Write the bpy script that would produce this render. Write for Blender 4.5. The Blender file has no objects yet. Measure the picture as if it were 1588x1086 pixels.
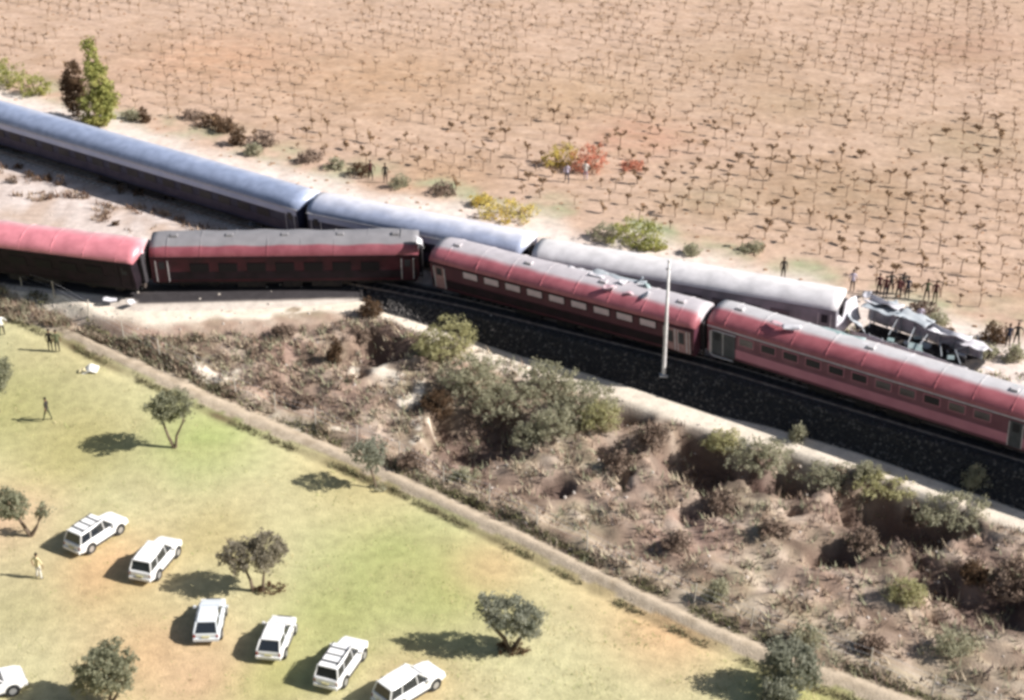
import bpy, math, random
from mathutils import Vector, Matrix, noise
random.seed(7)
R = math.radians
SC = bpy.context.scene
COL = SC.collection

# ------------------------------------------------------------------ camera
FOC, PITCH, CZ = 2526.0, R(28.0), 52.0            # focal length in 1588-px units
cam_d = bpy.data.cameras.new('camera')
cam = bpy.data.objects.new('camera', cam_d); COL.objects.link(cam)
cam.location = (0, 0, CZ); cam.rotation_euler = (R(90) - PITCH, 0, 0)
cam_d.sensor_fit = 'HORIZONTAL'; cam_d.sensor_width = 36.0
cam_d.lens = 36.0 * FOC / 1588.0
cam_d.clip_start = 1.0; cam_d.clip_end = 3000.0
SC.camera = cam
# ------------------------------------------------------------------ sky, sun, exposure
SUN_EL, SUN_AZ = R(36.5), R(-9.0)               # azimuth measured from +x towards +y
world = bpy.data.worlds.new('World'); SC.world = world; world.use_nodes = True
wn = world.node_tree; bg = wn.nodes['Background']
sky = wn.nodes.new('ShaderNodeTexSky'); sky.sky_type = 'NISHITA'; sky.sun_disc = False
sky.sun_elevation = SUN_EL; sky.sun_rotation = R(90) - SUN_AZ
sky.air_density = 1.2; sky.dust_density = 2.0
wn.links.new(sky.outputs[0], bg.inputs[0]); bg.inputs[1].default_value = 0.05
sl = bpy.data.lights.new('sun', 'SUN'); sl.energy = 5.0; sl.angle = R(0.6); sl.color = (1.0, 0.965, 0.925)
so = bpy.data.objects.new('sun', sl); COL.objects.link(so)
sdir = Vector((math.cos(SUN_EL) * math.cos(SUN_AZ), math.cos(SUN_EL) * math.sin(SUN_AZ), math.sin(SUN_EL)))
so.rotation_euler = sdir.to_track_quat('Z', 'Y').to_euler(); so.location = (60, 60, 80)
SC.view_settings.view_transform = 'Standard'; SC.view_settings.look = 'None'
SC.view_settings.exposure = 0.72; SC.view_settings.gamma = 1.0
SC.view_settings.use_curve_mapping = False
SC.render.engine = 'CYCLES'
SC.cycles.pixel_filter_type = 'BLACKMAN_HARRIS'; SC.cycles.filter_width = 3.3
SC.cycles.max_bounces = 6; SC.cycles.transparent_max_bounces = 6
try: SC.cycles.use_denoising = True
except Exception: pass

# ------------------------------------------------------------------ helpers
def G(px, py, z=0.0):
    """where the sight line of the survey pixel meets height z"""
    x = (px - 794) / FOC; y = -(py - 543) / FOC
    dy = math.cos(PITCH) + y * math.sin(PITCH); dz = -math.sin(PITCH) + y * math.cos(PITCH)
    t = (z - CZ) / dz
    return Vector((x * t, dy * t, z))

def interp(pts, x):
    if x <= pts[0][0]:
        (x0, y0), (x1, y1) = pts[0], pts[1]
    elif x >= pts[-1][0]:
        (x0, y0), (x1, y1) = pts[-2], pts[-1]
    else:
        for i in range(len(pts) - 1):
            if x <= pts[i + 1][0]:
                (x0, y0), (x1, y1) = pts[i], pts[i + 1]; break
    return y0 + (y1 - y0) * (x - x0) / (x1 - x0)

def sstep(a, b, v):
    t = max(0.0, min(1.0, (v - a) / (b - a))); return t * t * (3 - 2 * t)

def lerp3(a, b, t): return tuple(a[i] + (b[i] - a[i]) * t for i in range(3))

def nz(x, y, s, o=0.0): return noise.noise(Vector((x / s + o, y / s - o, o * 1.7)))

class MB:
    """collects shapes; build() links them as ONE mesh object"""
    def __init__(s): s.v = []; s.f = []; s.m = []
    def add(s, vs, fs, mi=0):
        o = len(s.v); s.v += [tuple(v) for v in vs]
        s.f += [tuple(i + o for i in f) for f in fs]; s.m += [mi] * len(fs)
    def box(s, c, d, mi=0, M=None, taper=1.0):
        x, y, z = (q / 2 for q in d)
        vs = []
        for sz in (-1, 1):
            k = taper if sz > 0 else 1.0
            for sx, sy in ((-1, -1), (1, -1), (1, 1), (-1, 1)):
                v = Vector((sx * x * k, sy * y * k, sz * z))
                if M: v = M @ v
                vs.append(v + Vector(c))
        s.add(vs, [(3, 2, 1, 0), (4, 5, 6, 7), (0, 1, 5, 4), (1, 2, 6, 5), (2, 3, 7, 6), (3, 0, 4, 7)], mi)
    def tube(s, pts, rad, n=6, mi=0, cap=True):
        pts = [Vector(p) for p in pts]
        if not isinstance(rad, (list, tuple)): rad = [rad] * len(pts)
        vs = []
        for i, p in enumerate(pts):
            d = (pts[min(i + 1, len(pts) - 1)] - pts[max(i - 1, 0)]).normalized()
            a = d.orthogonal().normalized() if abs(d.z) < .9 else Vector((1, 0, 0)).cross(d).normalized()
            b = d.cross(a)
            for k in range(n):
                t = 2 * math.pi * k / n
                vs.append(p + (a * math.cos(t) + b * math.sin(t)) * rad[i])
        fs = []
        for i in range(len(pts) - 1):
            for k in range(n):
                k2 = (k + 1) % n
                fs.append((i * n + k, i * n + k2, (i + 1) * n + k2, (i + 1) * n + k))
        if cap:
            fs.append(tuple(reversed(range(n)))); fs.append(tuple(range((len(pts) - 1) * n, len(pts) * n)))
        s.add(vs, fs, mi)
    def build(s, name, mats, parent=None, smooth=False):
        me = bpy.data.meshes.new(name); me.from_pydata(s.v, [], s.f)
        if not isinstance(mats, (list, tuple)): mats = [mats]
        for m in mats: me.materials.append(m)
        me.polygons.foreach_set('material_index', s.m)
        if smooth: me.polygons.foreach_set('use_smooth', [True] * len(s.f))
        me.update()
        o = bpy.data.objects.new(name, me); COL.objects.link(o)
        if parent: o.parent = parent
        return o

def link_copy(src, name, parent=None, **kw):
    o = bpy.data.objects.new(name, src.data); COL.objects.link(o)
    if parent: o.parent = parent
    return o

def tag(o, label=None, cat=None, group=None, kind=None):
    if label: o['label'] = label
    if cat: o['category'] = cat
    if group: o['group'] = group
    if kind: o['kind'] = kind
    return o

def empty(name, loc, rz=0.0, label=None, cat=None, group=None):
    o = bpy.data.objects.new(name, None); COL.objects.link(o)
    o.location = loc; o.rotation_euler = (0, 0, rz); o.empty_display_size = .3
    return tag(o, label, cat, group)

def copy_tree(o, parent=None):
    c = o.copy(); COL.objects.link(c); c.parent = parent
    for ch in list(o.children): copy_tree(ch, c)
    return c

def mat(name, c1, rough=.7, c2=None, scale=2.0, bump=0.0, bscale=20.0, spec=.3, trans=0.0, metal=0.0, sharp=(.35, .65), emis=None):
    m = bpy.data.materials.new(name); m.use_nodes = True
    nt = m.node_tree; b = nt.nodes['Principled BSDF']; out = nt.nodes['Material Output']
    b.inputs['Base Color'].default_value = (*c1, 1); b.inputs['Roughness'].default_value = rough
    b.inputs['Specular IOR Level'].default_value = spec; b.inputs['Metallic'].default_value = metal
    tc = nt.nodes.new('ShaderNodeTexCoord')
    colsock = None
    if c2:
        n = nt.nodes.new('ShaderNodeTexNoise'); n.inputs['Scale'].default_value = scale
        n.inputs['Detail'].default_value = 5.0
        nt.links.new(tc.outputs['Object'], n.inputs['Vector'])
        r = nt.nodes.new('ShaderNodeValToRGB')
        r.color_ramp.elements[0].position = sharp[0]; r.color_ramp.elements[1].position = sharp[1]
        r.color_ramp.elements[0].color = (*c1, 1); r.color_ramp.elements[1].color = (*c2, 1)
        nt.links.new(n.outputs[0], r.inputs[0]); colsock = r.outputs[0]
        nt.links.new(colsock, b.inputs['Base Color'])
    if bump:
        n2 = nt.nodes.new('ShaderNodeTexNoise'); n2.inputs['Scale'].default_value = bscale
        nt.links.new(tc.outputs['Object'], n2.inputs['Vector'])
        bp = nt.nodes.new('ShaderNodeBump'); bp.inputs['Strength'].default_value = bump; bp.inputs['Distance'].default_value = .05
        nt.links.new(n2.outputs[0], bp.inputs['Height']); nt.links.new(bp.outputs[0], b.inputs['Normal'])
    if trans:
        tr = nt.nodes.new('ShaderNodeBsdfTranslucent'); mx = nt.nodes.new('ShaderNodeMixShader')
        mx.inputs[0].default_value = trans; tr.inputs[0].default_value = (*c1, 1)
        if colsock: nt.links.new(colsock, tr.inputs[0])
        nt.links.new(b.outputs[0], mx.inputs[1]); nt.links.new(tr.outputs[0], mx.inputs[2])
        nt.links.new(mx.outputs[0], out.inputs['Surface'])
    return m

# ------------------------------------------------------------------ site lines (y as a function of x)
T1 = [(-90, 161), (-60, 140.6), (-43.3, 129), (-15.5, 110.2), (-4, 105.2), (9, 98.2), (14.2, 95.2), (31, 83.9), (60, 63.5), (120, 20)]
T2 = [(-90, 166.3), (-60, 145.9), (-43.3, 134.2), (-15.5, 115.2), (1, 107.6), (14.2, 100.6), (31, 89.3), (60, 68.8), (120, 25)]
def wl(pts): return sorted([tuple(G(*p)[:2]) for p in pts])
E_BOT = wl([(-150, 436, -.4), (-60, 440, -.4), (0, 446, -.4), (100, 462, -.4), (215, 484, -.5), (400, 480, -.5), (500, 473, -.5), (560, 467, -.5), (600, 470, -.7), (650, 486, -1.0), (750, 514, -1.5),
             (830, 547, -1.6), (900, 575, -1.6), (1000, 606, -1.6), (1100, 640, -1.6), (1191, 660, -1.6), (1325, 699, -1.6), (1500, 760, -1.6), (1588, 792, -1.6), (1900, 905, -1.6)])
PZ_ = [(-40, -1.0), (-35, -1.4), (-29.5, -1.9), (-23.5, -2.4), (-18.5, -2.9), (-13.5, -3.3), (-8, -3.5)]
def PZ(x): return -1.0 if x < -40 else (-3.5 if x > -8 else interp(PZ_, x))
PATH = wl([(-300, 320, -1.0), (-100, 412, -1.0), (0, 466, -1.0), (100, 508, -1.4), (200, 560, -1.9), (300, 607, -2.4), (400, 652, -2.9), (500, 695, -3.3), (600, 738, -3.5), (700, 787, -3.5),
            (800, 833, -3.5), (900, 884, -3.5), (1000, 932, -3.5), (1100, 980, -3.5), (1200, 1022, -3.5), (1300, 1055, -3.5), (1400, 1092, -3.5), (1700, 1210, -3.5)])
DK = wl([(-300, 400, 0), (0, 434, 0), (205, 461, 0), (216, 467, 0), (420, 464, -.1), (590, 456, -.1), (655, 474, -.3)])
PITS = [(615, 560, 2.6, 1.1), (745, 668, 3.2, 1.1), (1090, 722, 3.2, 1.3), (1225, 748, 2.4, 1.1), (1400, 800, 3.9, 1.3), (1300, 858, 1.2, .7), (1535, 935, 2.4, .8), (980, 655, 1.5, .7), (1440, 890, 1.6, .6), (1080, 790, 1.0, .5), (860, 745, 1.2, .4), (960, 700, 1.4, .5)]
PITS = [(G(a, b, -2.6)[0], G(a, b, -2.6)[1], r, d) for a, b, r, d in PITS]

def zones(x, y):
    x = max(-85.0, min(75.0, x))
    t1, t2, eb, pa = interp(T1, x), interp(T2, x), interp(E_BOT, x), interp(PATH, x)
    eb = min(eb, t1 - 2.75 + 3.5 * (1 - sstep(-13, -9, x)))
    return t1, t2, eb, pa

def height(x, y):
    t1, t2, eb, pa = zones(x, y)
    x = max(-85.0, min(75.0, x))
    if y > t2 + 4.5:
        return -0.1 + .10 * nz(x, y, 6) + .05 * nz(x, y, 1.6, 3) + .02 * (y - t2 - 4.5) * 0
    et = max(eb + .4, min(t1 - 1.75, eb + 3.0)) if x > -9 else eb + 1.6
    ebz = -.45 if x < -12 else (-.45 - 1.15 * sstep(-12, 2, x))
    if y >= et:
        return .04 * nz(x, y, 1.1, 9)
    if y >= eb:
        return (0 + (ebz) * (et - y) / max(.3, et - eb))
    if y >= pa:
        w = eb - pa; u = (eb - y) / w
        flat = sstep(min(.3, 2.2 / w), min(.6, 3.8 / w), u)
        pz = PZ(x); b = ebz + (pz - ebz) * sstep(.02, 1.0, u) ** .8
        rough = flat * (1 - sstep(.88, .97, u)) * min(1, w / 9)
        b += rough * (.40 * nz(x, y, 3.6, 2) + .30 * nz(x, y, 1.3, 5) + .12 * nz(x, y, .55, 8))
        for px_, py_, r, d in PITS:
            q = (((x - px_) / (r * 1.25)) ** 2 + ((y - py_) / (r * .95)) ** 2) * (1 + 1.0 * nz(x, y, 1.6, 51))
            if q < 1: b -= 2.0 * d * (1 - q * q) * flat
        # raised lip along the upper side of the path
        b += .30 * math.exp(-((y - pa - 2.3) / .7) ** 2)
        b += .28 * math.exp(-((y - pa) / .6) ** 2)
        return b
    pz = PZ(x)
    return pz + (-3.5 - pz) * sstep(0, 14, pa - y) + .28 * math.exp(-((y - pa) / .6) ** 2) - .12 * math.exp(-((y - pa + 1.6) / .7) ** 2) + .10 * nz(x, y, 9, 4)

def on_ground(px, py):
    z = 1.5
    while z > -8:
        p = G(px, py, z)
        if height(p.x, p.y) >= z: break
        z -= .04
    return Vector((p.x, p.y, height(p.x, p.y)))

LAWN_SPOTS = [  # px, py, radius m, colour
    (320, 690, 4.0, (.19, .25, .07)), (610, 870, 5.0, (.21, .25, .075)), (690, 920, 3.5, (.21, .25, .075)), (20, 640, 5, (.24, .245, .09)), (520, 960, 3.5, (.22, .25, .08)),
    (160, 890, 3.4, (.42, .245, .12)), (0, 800, 3.5, (.43, .29, .19)), (230, 1010, 3.5, (.36, .245, .125)), (1040, 970, 3.5, (.40, .25, .13)), (960, 860, 4.5, (.36, .27, .13)), (760, 880, 2.4, (.36, .26, .13)),
    (640, 1060, 3, (.33, .26, .13)), (320, 1050, 3.2, (.36, .24, .14)), (1250, 1075, 3, (.24, .25, .08)), (560, 730, 4, (.35, .285, .14)), (160, 560, 4, (.32, .285, .15)), (430, 1060, 2.4, (.24, .25, .08)), (30, 930, 3.4, (.27, .25, .13)), (330, 830, 3.2, (.31, .26, .12)), (120, 700, 4, (.27, .25, .09))]
LAWN_SPOTS = [(G(a, b, -3.5)[0], G(a, b, -3.5)[1], r, c) for a, b, r, c in LAWN_SPOTS]
FIELD_SPOTS = [(1250, 290, 7, (.33, .225, .145)), (1350, 300, 6, (.33, .235, .155)), (1500, 220, 6, (.33, .25, .165)), (1140, 90, 8, (.37, .26, .18)), (600, 120, 12, (.41, .265, .165)), (1100, 310, 4, (.34, .26, .17)),
               (330, 90, 9, (.47, .28, .18)), (1480, 70, 8, (.36, .225, .16)), (900, 150, 8, (.40, .275, .175)), (1230, 160, 6, (.35, .25, .165)), (990, 210, 5, (.45, .25, .175)), (690, 270, 5, (.40, .26, .165))]
FIELD_SPOTS = [(G(a, b)[0], G(a, b)[1], r, c) for a, b, r, c in FIELD_SPOTS]

def ground_colour(x, y):
    t1, t2, eb, pa = zones(x, y)
    n1, n2, n3 = nz(x, y, 4, 11), nz(x, y, 1.2, 21), nz(x, y, .5, 31)
    if y > t2 + 2.0:
        c = (.47, .335, .255)
        for sx, sy, r, cc in FIELD_SPOTS:
            d = math.exp(-((x - sx) ** 2 + (y - sy) ** 2) / (r * r)); c = lerp3(c, cc, d * .9)
        st = noise.noise(Vector((x / 2.6, y / .9, 4.4))); c = lerp3(c, (.33, .22, .145), min(1, max(0, n1) * .5 + max(0, n2) * .3 + max(0, st) * .75)); c = lerp3(c, (.58, .43, .33), max(0, -st - .15) * .6)
        vr = (x * .545 + (y - 110) * .839); rt = .5 + .5 * math.cos(vr * 2 * math.pi / 2.3); c = lerp3(c, (.34, .235, .16), rt * (.22 + .35 * max(0, nz(x, y, 5, 61))) * sstep(t2 + 16, t2 + 20, y))
        c = lerp3(c, (.50, .36, .26), max(0, -n2) * .5)
        e = 1 - sstep(t2 + 11.5 + n1 * 3, t2 + 16.5 + n1 * 4, y)        # chalky service strip beyond the tracks
        c = lerp3(c, (.66, .58, .53), e * (.6 + .35 * max(0, min(1, .6 + n2))))
        g = math.exp(-((y - t2 - 15.5 - n1 * 2) / 2.4) ** 2) * max(0, .35 + n1 + n2 * .5)
        c = lerp3(c, (.30, .31, .19), min(1, g))
        return c
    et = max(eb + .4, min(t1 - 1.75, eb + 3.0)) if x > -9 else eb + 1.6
    dk = sstep(-.15, .15, y - interp(DK, x)) * (1 - sstep(2.4, 3.2, y - interp(DK, x))) if x < -5 else 0  # mask for the shade painted on the ground below the leaning coaches
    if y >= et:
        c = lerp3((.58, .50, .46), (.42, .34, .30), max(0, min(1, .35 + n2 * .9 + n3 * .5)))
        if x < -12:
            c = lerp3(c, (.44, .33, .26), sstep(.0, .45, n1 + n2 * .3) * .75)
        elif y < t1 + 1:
            c = lerp3(c, (.040, .037, .037), .94 * sstep(-12.5, -10, x))  # shade of the red coaches painted into the ballast colour
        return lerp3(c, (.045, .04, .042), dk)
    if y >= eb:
        return lerp3(lerp3((.034, .032, .033), (.56, .49, .43), (1 - sstep(-11.8, -10, x)) * .95), (.045, .04, .042), dk)  # slope gravel, its dark tone carrying the train's painted shade
    if y >= pa + 1.0:
        u = (eb - y) / (eb - pa)
        c = (.345, .25, .19)
        c = lerp3(c, (.43, .34, .27), max(0, min(1, n2 * 2)) * .8)
        c = lerp3(c, (.34, .22, .18), max(0, min(1, n1 * 2 - .2)) * .7)
        c = lerp3(c, (.27, .25, .16), max(0, min(1, -n1 * 2 - n2)) * .55)
        c = lerp3(c, (.17, .12, .095), max(0, min(1, n3 * 2 - .3)) * .5)
        uu, vv = x * .8 - y * .6, x * .6 + y * .8; sk = noise.noise(Vector((uu / 3.2, vv / .9, 7.7)))
        c = lerp3(c, (.17, .12, .09), min(1, max(0, sk) * 1.7)); c = lerp3(c, (.50, .42, .34), min(1, max(0, -sk - .1) * 1.1))
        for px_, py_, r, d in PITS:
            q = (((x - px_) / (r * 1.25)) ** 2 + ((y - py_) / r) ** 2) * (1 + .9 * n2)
            c = lerp3(c, (.10, .065, .055), math.exp(-q * q * 1.2) * .85)  # shade in the hollows painted into the bank colour
        wpx = 3.5 if x > -6 else 1.5
        e = 1 - sstep(wpx * .6 + n2 * .9, wpx + n1 * 1.2, eb - y)
        c = lerp3(c, (.66, .58, .48), e)
        ve = sstep(.80, .9, u) * max(0, .5 + n2)
        return lerp3(c, (.33, .28, .20), ve * .6)
    if y >= pa - .75 + n2 * .25:
        c = lerp3((.44, .36, .27), (.36, .29, .21), max(0, n3 * 2))
        return c
    e = math.exp(-((y - pa + 1.25) / .45) ** 2)
    c = (.45, .42, .245)
    for sx, sy, r, cc in LAWN_SPOTS:
        d = math.exp(-((x - sx) ** 2 + ((y - sy) * .8) ** 2) / (r * r)); c = lerp3(c, (cc[0] * 1.25 + .04, cc[1] * 1.2 + .03, cc[2] * 1.2 + .03), d * .82)
    c = lerp3(c, (.33, .31, .15), max(0, n1) * .4); c = lerp3(c, (.44, .345, .20), max(0, -n1) * .35)
    return lerp3(c, (.16, .13, .07), e * max(0, .45 + n1 * 1.2 + n2 * .6))  # dark weedy line with its shadow painted along the path edge

# ------------------------------------------------------------------ ground, one grid cut into its strips
def axis(parts):
    out = []; 
    for a, b, s in parts:
        n = max(1, round((b - a) / s))
        out += [a + (b - a) * i / n for i in range(n)]
    return out + [parts[-1][1]]
XS = axis([(-900, -300, 120), (-300, -70, 12), (-70, -50, 1.0), (-50, 40, .33), (40, 70, 1.0), (70, 300, 12), (300, 900, 120)])
def curve(k, x):
    t1, t2, eb, pa = zones(x, 0)
    et = max(eb + .4, min(t1 - 1.75, eb + 3.0)) if x > -9 else eb + 1.6
    return (pa - 8 - 400, pa - 30, pa - 3, pa - .75, pa + 1.0, eb, et, t1 - .9, t2 + 4.5, t2 + 15, t2 + 45, t2 + 100, t2 + 2200)[k]
ROWS = []          # (curve below, share, strip)
for k, (n, strip) in enumerate([(8, 'paddock_lawn'), (52, 'paddock_lawn'), (9, 'paddock_lawn'), (7, 'dirt_path'), (64, 'scrub_bank'), (9, 'ballast_bed'), (6, 'ballast_bed'), (24, 'ballast_bed'),
                                (34, 'vineyard_ground'), (75, 'vineyard_ground'), (70, 'vineyard_ground'), (10, 'vineyard_ground')]):
    ROWS += [(k, q / n, strip) for q in range(n)]
ROWS.append((11, 1.0, None))
NX, NY = len(XS), len(ROWS)
H = []; CC = []; YY = []
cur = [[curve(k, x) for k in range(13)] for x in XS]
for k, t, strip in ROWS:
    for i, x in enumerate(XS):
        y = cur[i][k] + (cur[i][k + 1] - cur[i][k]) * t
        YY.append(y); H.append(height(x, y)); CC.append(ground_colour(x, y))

def ground_material():
    m = bpy.data.materials.new('ground'); m.use_nodes = True
    nt = m.node_tree; b = nt.nodes['Principled BSDF']; b.inputs['Roughness'].default_value = .95
    b.inputs['Specular IOR Level'].default_value = .1
    a = nt.nodes.new('ShaderNodeAttribute'); a.attribute_name = 'soil'
    tc = nt.nodes.new('ShaderNodeTexCoord')
    def noi(s, d=6):
        n = nt.nodes.new('ShaderNodeTexNoise'); n.inputs['Scale'].default_value = s; n.inputs['Detail'].default_value = d
        nt.links.new(tc.outputs['Object'], n.inputs['Vector']); return n
    n1 = noi(1.6); n2 = noi(9.0)
    def mul(sock, n, lo, hi):
        mr = nt.nodes.new('ShaderNodeMapRange'); mr.inputs[1].default_value = .3; mr.inputs[2].default_value = .7
        mr.inputs[3].default_value = lo; mr.inputs[4].default_value = hi
        nt.links.new(n.outputs[0], mr.inputs[0])
        v = nt.nodes.new('ShaderNodeVectorMath'); v.operation = 'SCALE'
        nt.links.new(sock, v.inputs[0]); nt.links.new(mr.outputs[0], v.inputs['Scale']); return v.outputs[0]
    s = mul(a.outputs['Color'], n1, .86, 1.14); s = mul(s, n2, .88, 1.12)
    nt.links.new(s, b.inputs['Base Color'])
    bp = nt.nodes.new('ShaderNodeBump'); bp.inputs['Strength'].default_value = .6; bp.inputs['Distance'].default_value = .08
    nt.links.new(n2.outputs[0], bp.inputs['Height']); nt.links.new(bp.outputs[0], b.inputs['Normal'])
    return m
M_GROUND = ground_material()

buckets = {}
for j in range(NY - 1):
    for i in range(NX - 1): buckets.setdefault(ROWS[j][2], []).append((i, j))
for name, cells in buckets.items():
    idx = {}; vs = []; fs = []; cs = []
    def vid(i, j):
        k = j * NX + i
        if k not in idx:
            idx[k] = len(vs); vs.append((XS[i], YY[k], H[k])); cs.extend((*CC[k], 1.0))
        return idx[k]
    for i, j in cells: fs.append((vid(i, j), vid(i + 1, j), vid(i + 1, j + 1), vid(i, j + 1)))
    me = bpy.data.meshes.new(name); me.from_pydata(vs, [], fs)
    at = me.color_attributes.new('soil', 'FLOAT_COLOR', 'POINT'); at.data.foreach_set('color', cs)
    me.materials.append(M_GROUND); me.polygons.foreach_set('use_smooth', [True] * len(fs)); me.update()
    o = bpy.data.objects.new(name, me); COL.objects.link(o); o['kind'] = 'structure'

# ------------------------------------------------------------------ railway tracks
M_RAIL = mat('rail_steel', (.17, .12, .10), .5, (.30, .22, .18), 1.5)
M_SLEEP = mat('sleeper_concrete', (.42, .36, .32), .9, (.52, .46, .42), 3.0)
M_SLEEP_SHADE = mat('sleeper_shaded', (.05, .045, .045), .9, (.08, .07, .07), 3.0)  # darker sleepers, the train's shade painted into their colour
def make_track(line, label, x0, x1, sleepers_to, zr=.22, zs=0.0):
    root = empty('railway_track', (x0, interp(line, x0), 0), 0, label, 'railway track')
    def P(x): return Vector((x, interp(line, x), 0))
    for s in (-1, 1):
        mb = MB(); pts = []
        x = x0
        while x <= x1:
            d = (P(x + 1) - P(x - 1)).normalized(); n = Vector((-d.y, d.x, 0))
            pts.append(P(x) + n * s * .533 + Vector((0, 0, zr)) - root.location); x += 2.0
        vs = []; fs = []
        for k, p in enumerate(pts):
            d = (pts[min(k + 1, len(pts) - 1)] - pts[max(k - 1, 0)]).normalized(); n = Vector((-d.y, d.x, 0))
            for a, b in ((-.07, -.16), (.07, -.16), (.035, 0), (-.035, 0)): vs.append(p + n * a + Vector((0, 0, b)))
        for k in range(len(pts) - 1):
            for q in range(4): fs.append((k * 4 + q, k * 4 + (q + 1) % 4, (k + 1) * 4 + (q + 1) % 4, (k + 1) * 4 + q))
        mb.add(vs, fs); mb.build('rail', M_RAIL, root)
    m = MB(); m.box((0, 0, 0), (.26, 2.1, .16), taper=.92)
    first = m.build('sleeper', M_SLEEP, root)
    x = x0 + .5; k = 0
    while x < sleepers_to:
        o = first if k == 0 else link_copy(first, 'sleeper', root)
        d = (P(x + 1) - P(x - 1)).normalized()
        o.location = P(x) + Vector((0, 0, zs)) - root.location; o.rotation_euler = (0, 0, math.atan2(d.y, d.x) + random.uniform(-.03, .03))
        if zr < .2 and o.location.x + root.location.x > -14: o.material_slots[0].link = 'OBJECT'; o.material_slots[0].material = M_SLEEP_SHADE
        x += .66 * d.x; k += 1
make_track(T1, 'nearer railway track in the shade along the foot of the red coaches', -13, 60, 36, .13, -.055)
make_track(T2, 'farther railway track running under the blue train', -70, 60, 36)

# ------------------------------------------------------------------ coaches
def dusty(name, base, dust, y0, y1, rough=.45, amp=.5):
    """paint with dust lying on the part of the roof beyond y0 (local across-coach coordinate)"""
    m = bpy.data.materials.new(name); m.use_nodes = True
    nt = m.node_tree; b = nt.nodes['Principled BSDF']; b.inputs['Roughness'].default_value = rough
    tc = nt.nodes.new('ShaderNodeTexCoord'); sp = nt.nodes.new('ShaderNodeSeparateXYZ')
    nt.links.new(tc.outputs['Object'], sp.inputs[0])
    n = nt.nodes.new('ShaderNodeTexNoise'); n.inputs['Scale'].default_value = .45; n.inputs['Detail'].default_value = 6
    nt.links.new(tc.outputs['Object'], n.inputs['Vector'])
    ma = nt.nodes.new('ShaderNodeMath'); ma.operation = 'MULTIPLY_ADD'; ma.inputs[1].default_value = amp * 2; ma.inputs[2].default_value = -amp
    nt.links.new(n.outputs[0], ma.inputs[0])
    ad = nt.nodes.new('ShaderNodeMath'); ad.operation = 'ADD'
    nt.links.new(sp.outputs[1], ad.inputs[0]); nt.links.new(ma.outputs[0], ad.inputs[1])
    mr = nt.nodes.new('ShaderNodeMapRange'); mr.inputs[1].default_value = y0; mr.inputs[2].default_value = y1
    nt.links.new(ad.outputs[0], mr.inputs[0])
    mx = nt.nodes.new('ShaderNodeMix'); mx.data_type = 'RGBA'
    n2 = nt.nodes.new('ShaderNodeTexNoise'); n2.inputs['Scale'].default_value = 1.3; n2.inputs['Detail'].default_value = 8
    nt.links.new(tc.outputs['Object'], n2.inputs['Vector'])
    r1 = nt.nodes.new('ShaderNodeValToRGB'); r1.color_ramp.elements[0].position = .35; r1.color_ramp.elements[1].position = .7
    r1.color_ramp.elements[0].color = (*base, 1); r1.color_ramp.elements[1].color = (*[min(1, v * 1.25 + .02) for v in base], 1)
    r2 = nt.nodes.new('ShaderNodeValToRGB'); r2.color_ramp.elements[0].position = .3; r2.color_ramp.elements[1].position = .7
    r2.color_ramp.elements[0].color = (*[v * .82 for v in dust], 1); r2.color_ramp.elements[1].color = (*dust, 1)
    nt.links.new(n2.outputs[0], r1.inputs[0]); nt.links.new(n2.outputs[0], r2.inputs[0])
    nt.links.new(mr.outputs[0], mx.inputs[0]); nt.links.new(r1.outputs[0], mx.inputs[6]); nt.links.new(r2.outputs[0], mx.inputs[7])
    nt.links.new(mx.outputs[2], b.inputs['Base Color'])
    return m

M_DARK = mat('underframe_black', (.018, .017, .02), .8, (.04, .033, .03), 3.0)
M_WHEEL = mat('wheel_steel', (.05, .04, .036), .6, (.09, .07, .06), 6.0)
M_RUB = mat('gangway_rubber', (.03, .026, .03), .85, (.05, .045, .05), 5.0)
M_SILV = mat('worn_aluminium', (.52, .52, .54), .4, (.40, .39, .40), 4.0)
M_PALE = mat('pale_trim', (.62, .60, .62), .5, (.5, .48, .5), 4.0)
M_PANE_DARK = mat('coach_window_dark', (.02, .022, .03), .3, spec=.25)
M_PANE_BLIND = mat('coach_window_blind', (.62, .50, .55), .35, (.46, .38, .43), 1.6)
M_PANE_GREY = mat('coach_window_grey', (.13, .12, .13), .2, (.05, .04, .05), .8, spec=.5)

RW, ZB, ZG, ZR = 1.52, 1.0, 3.2, 4.1        # half width, body bottom, gutter, roof top
ROOF_PROF = [(-1.52, 3.2), (-1.50, 3.34), (-1.38, 3.56), (-1.10, 3.79), (-.65, 3.99), (0, 4.1), (.65, 3.99), (1.10, 3.79), (1.38, 3.56), (1.50, 3.34), (1.52, 3.2)]

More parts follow.
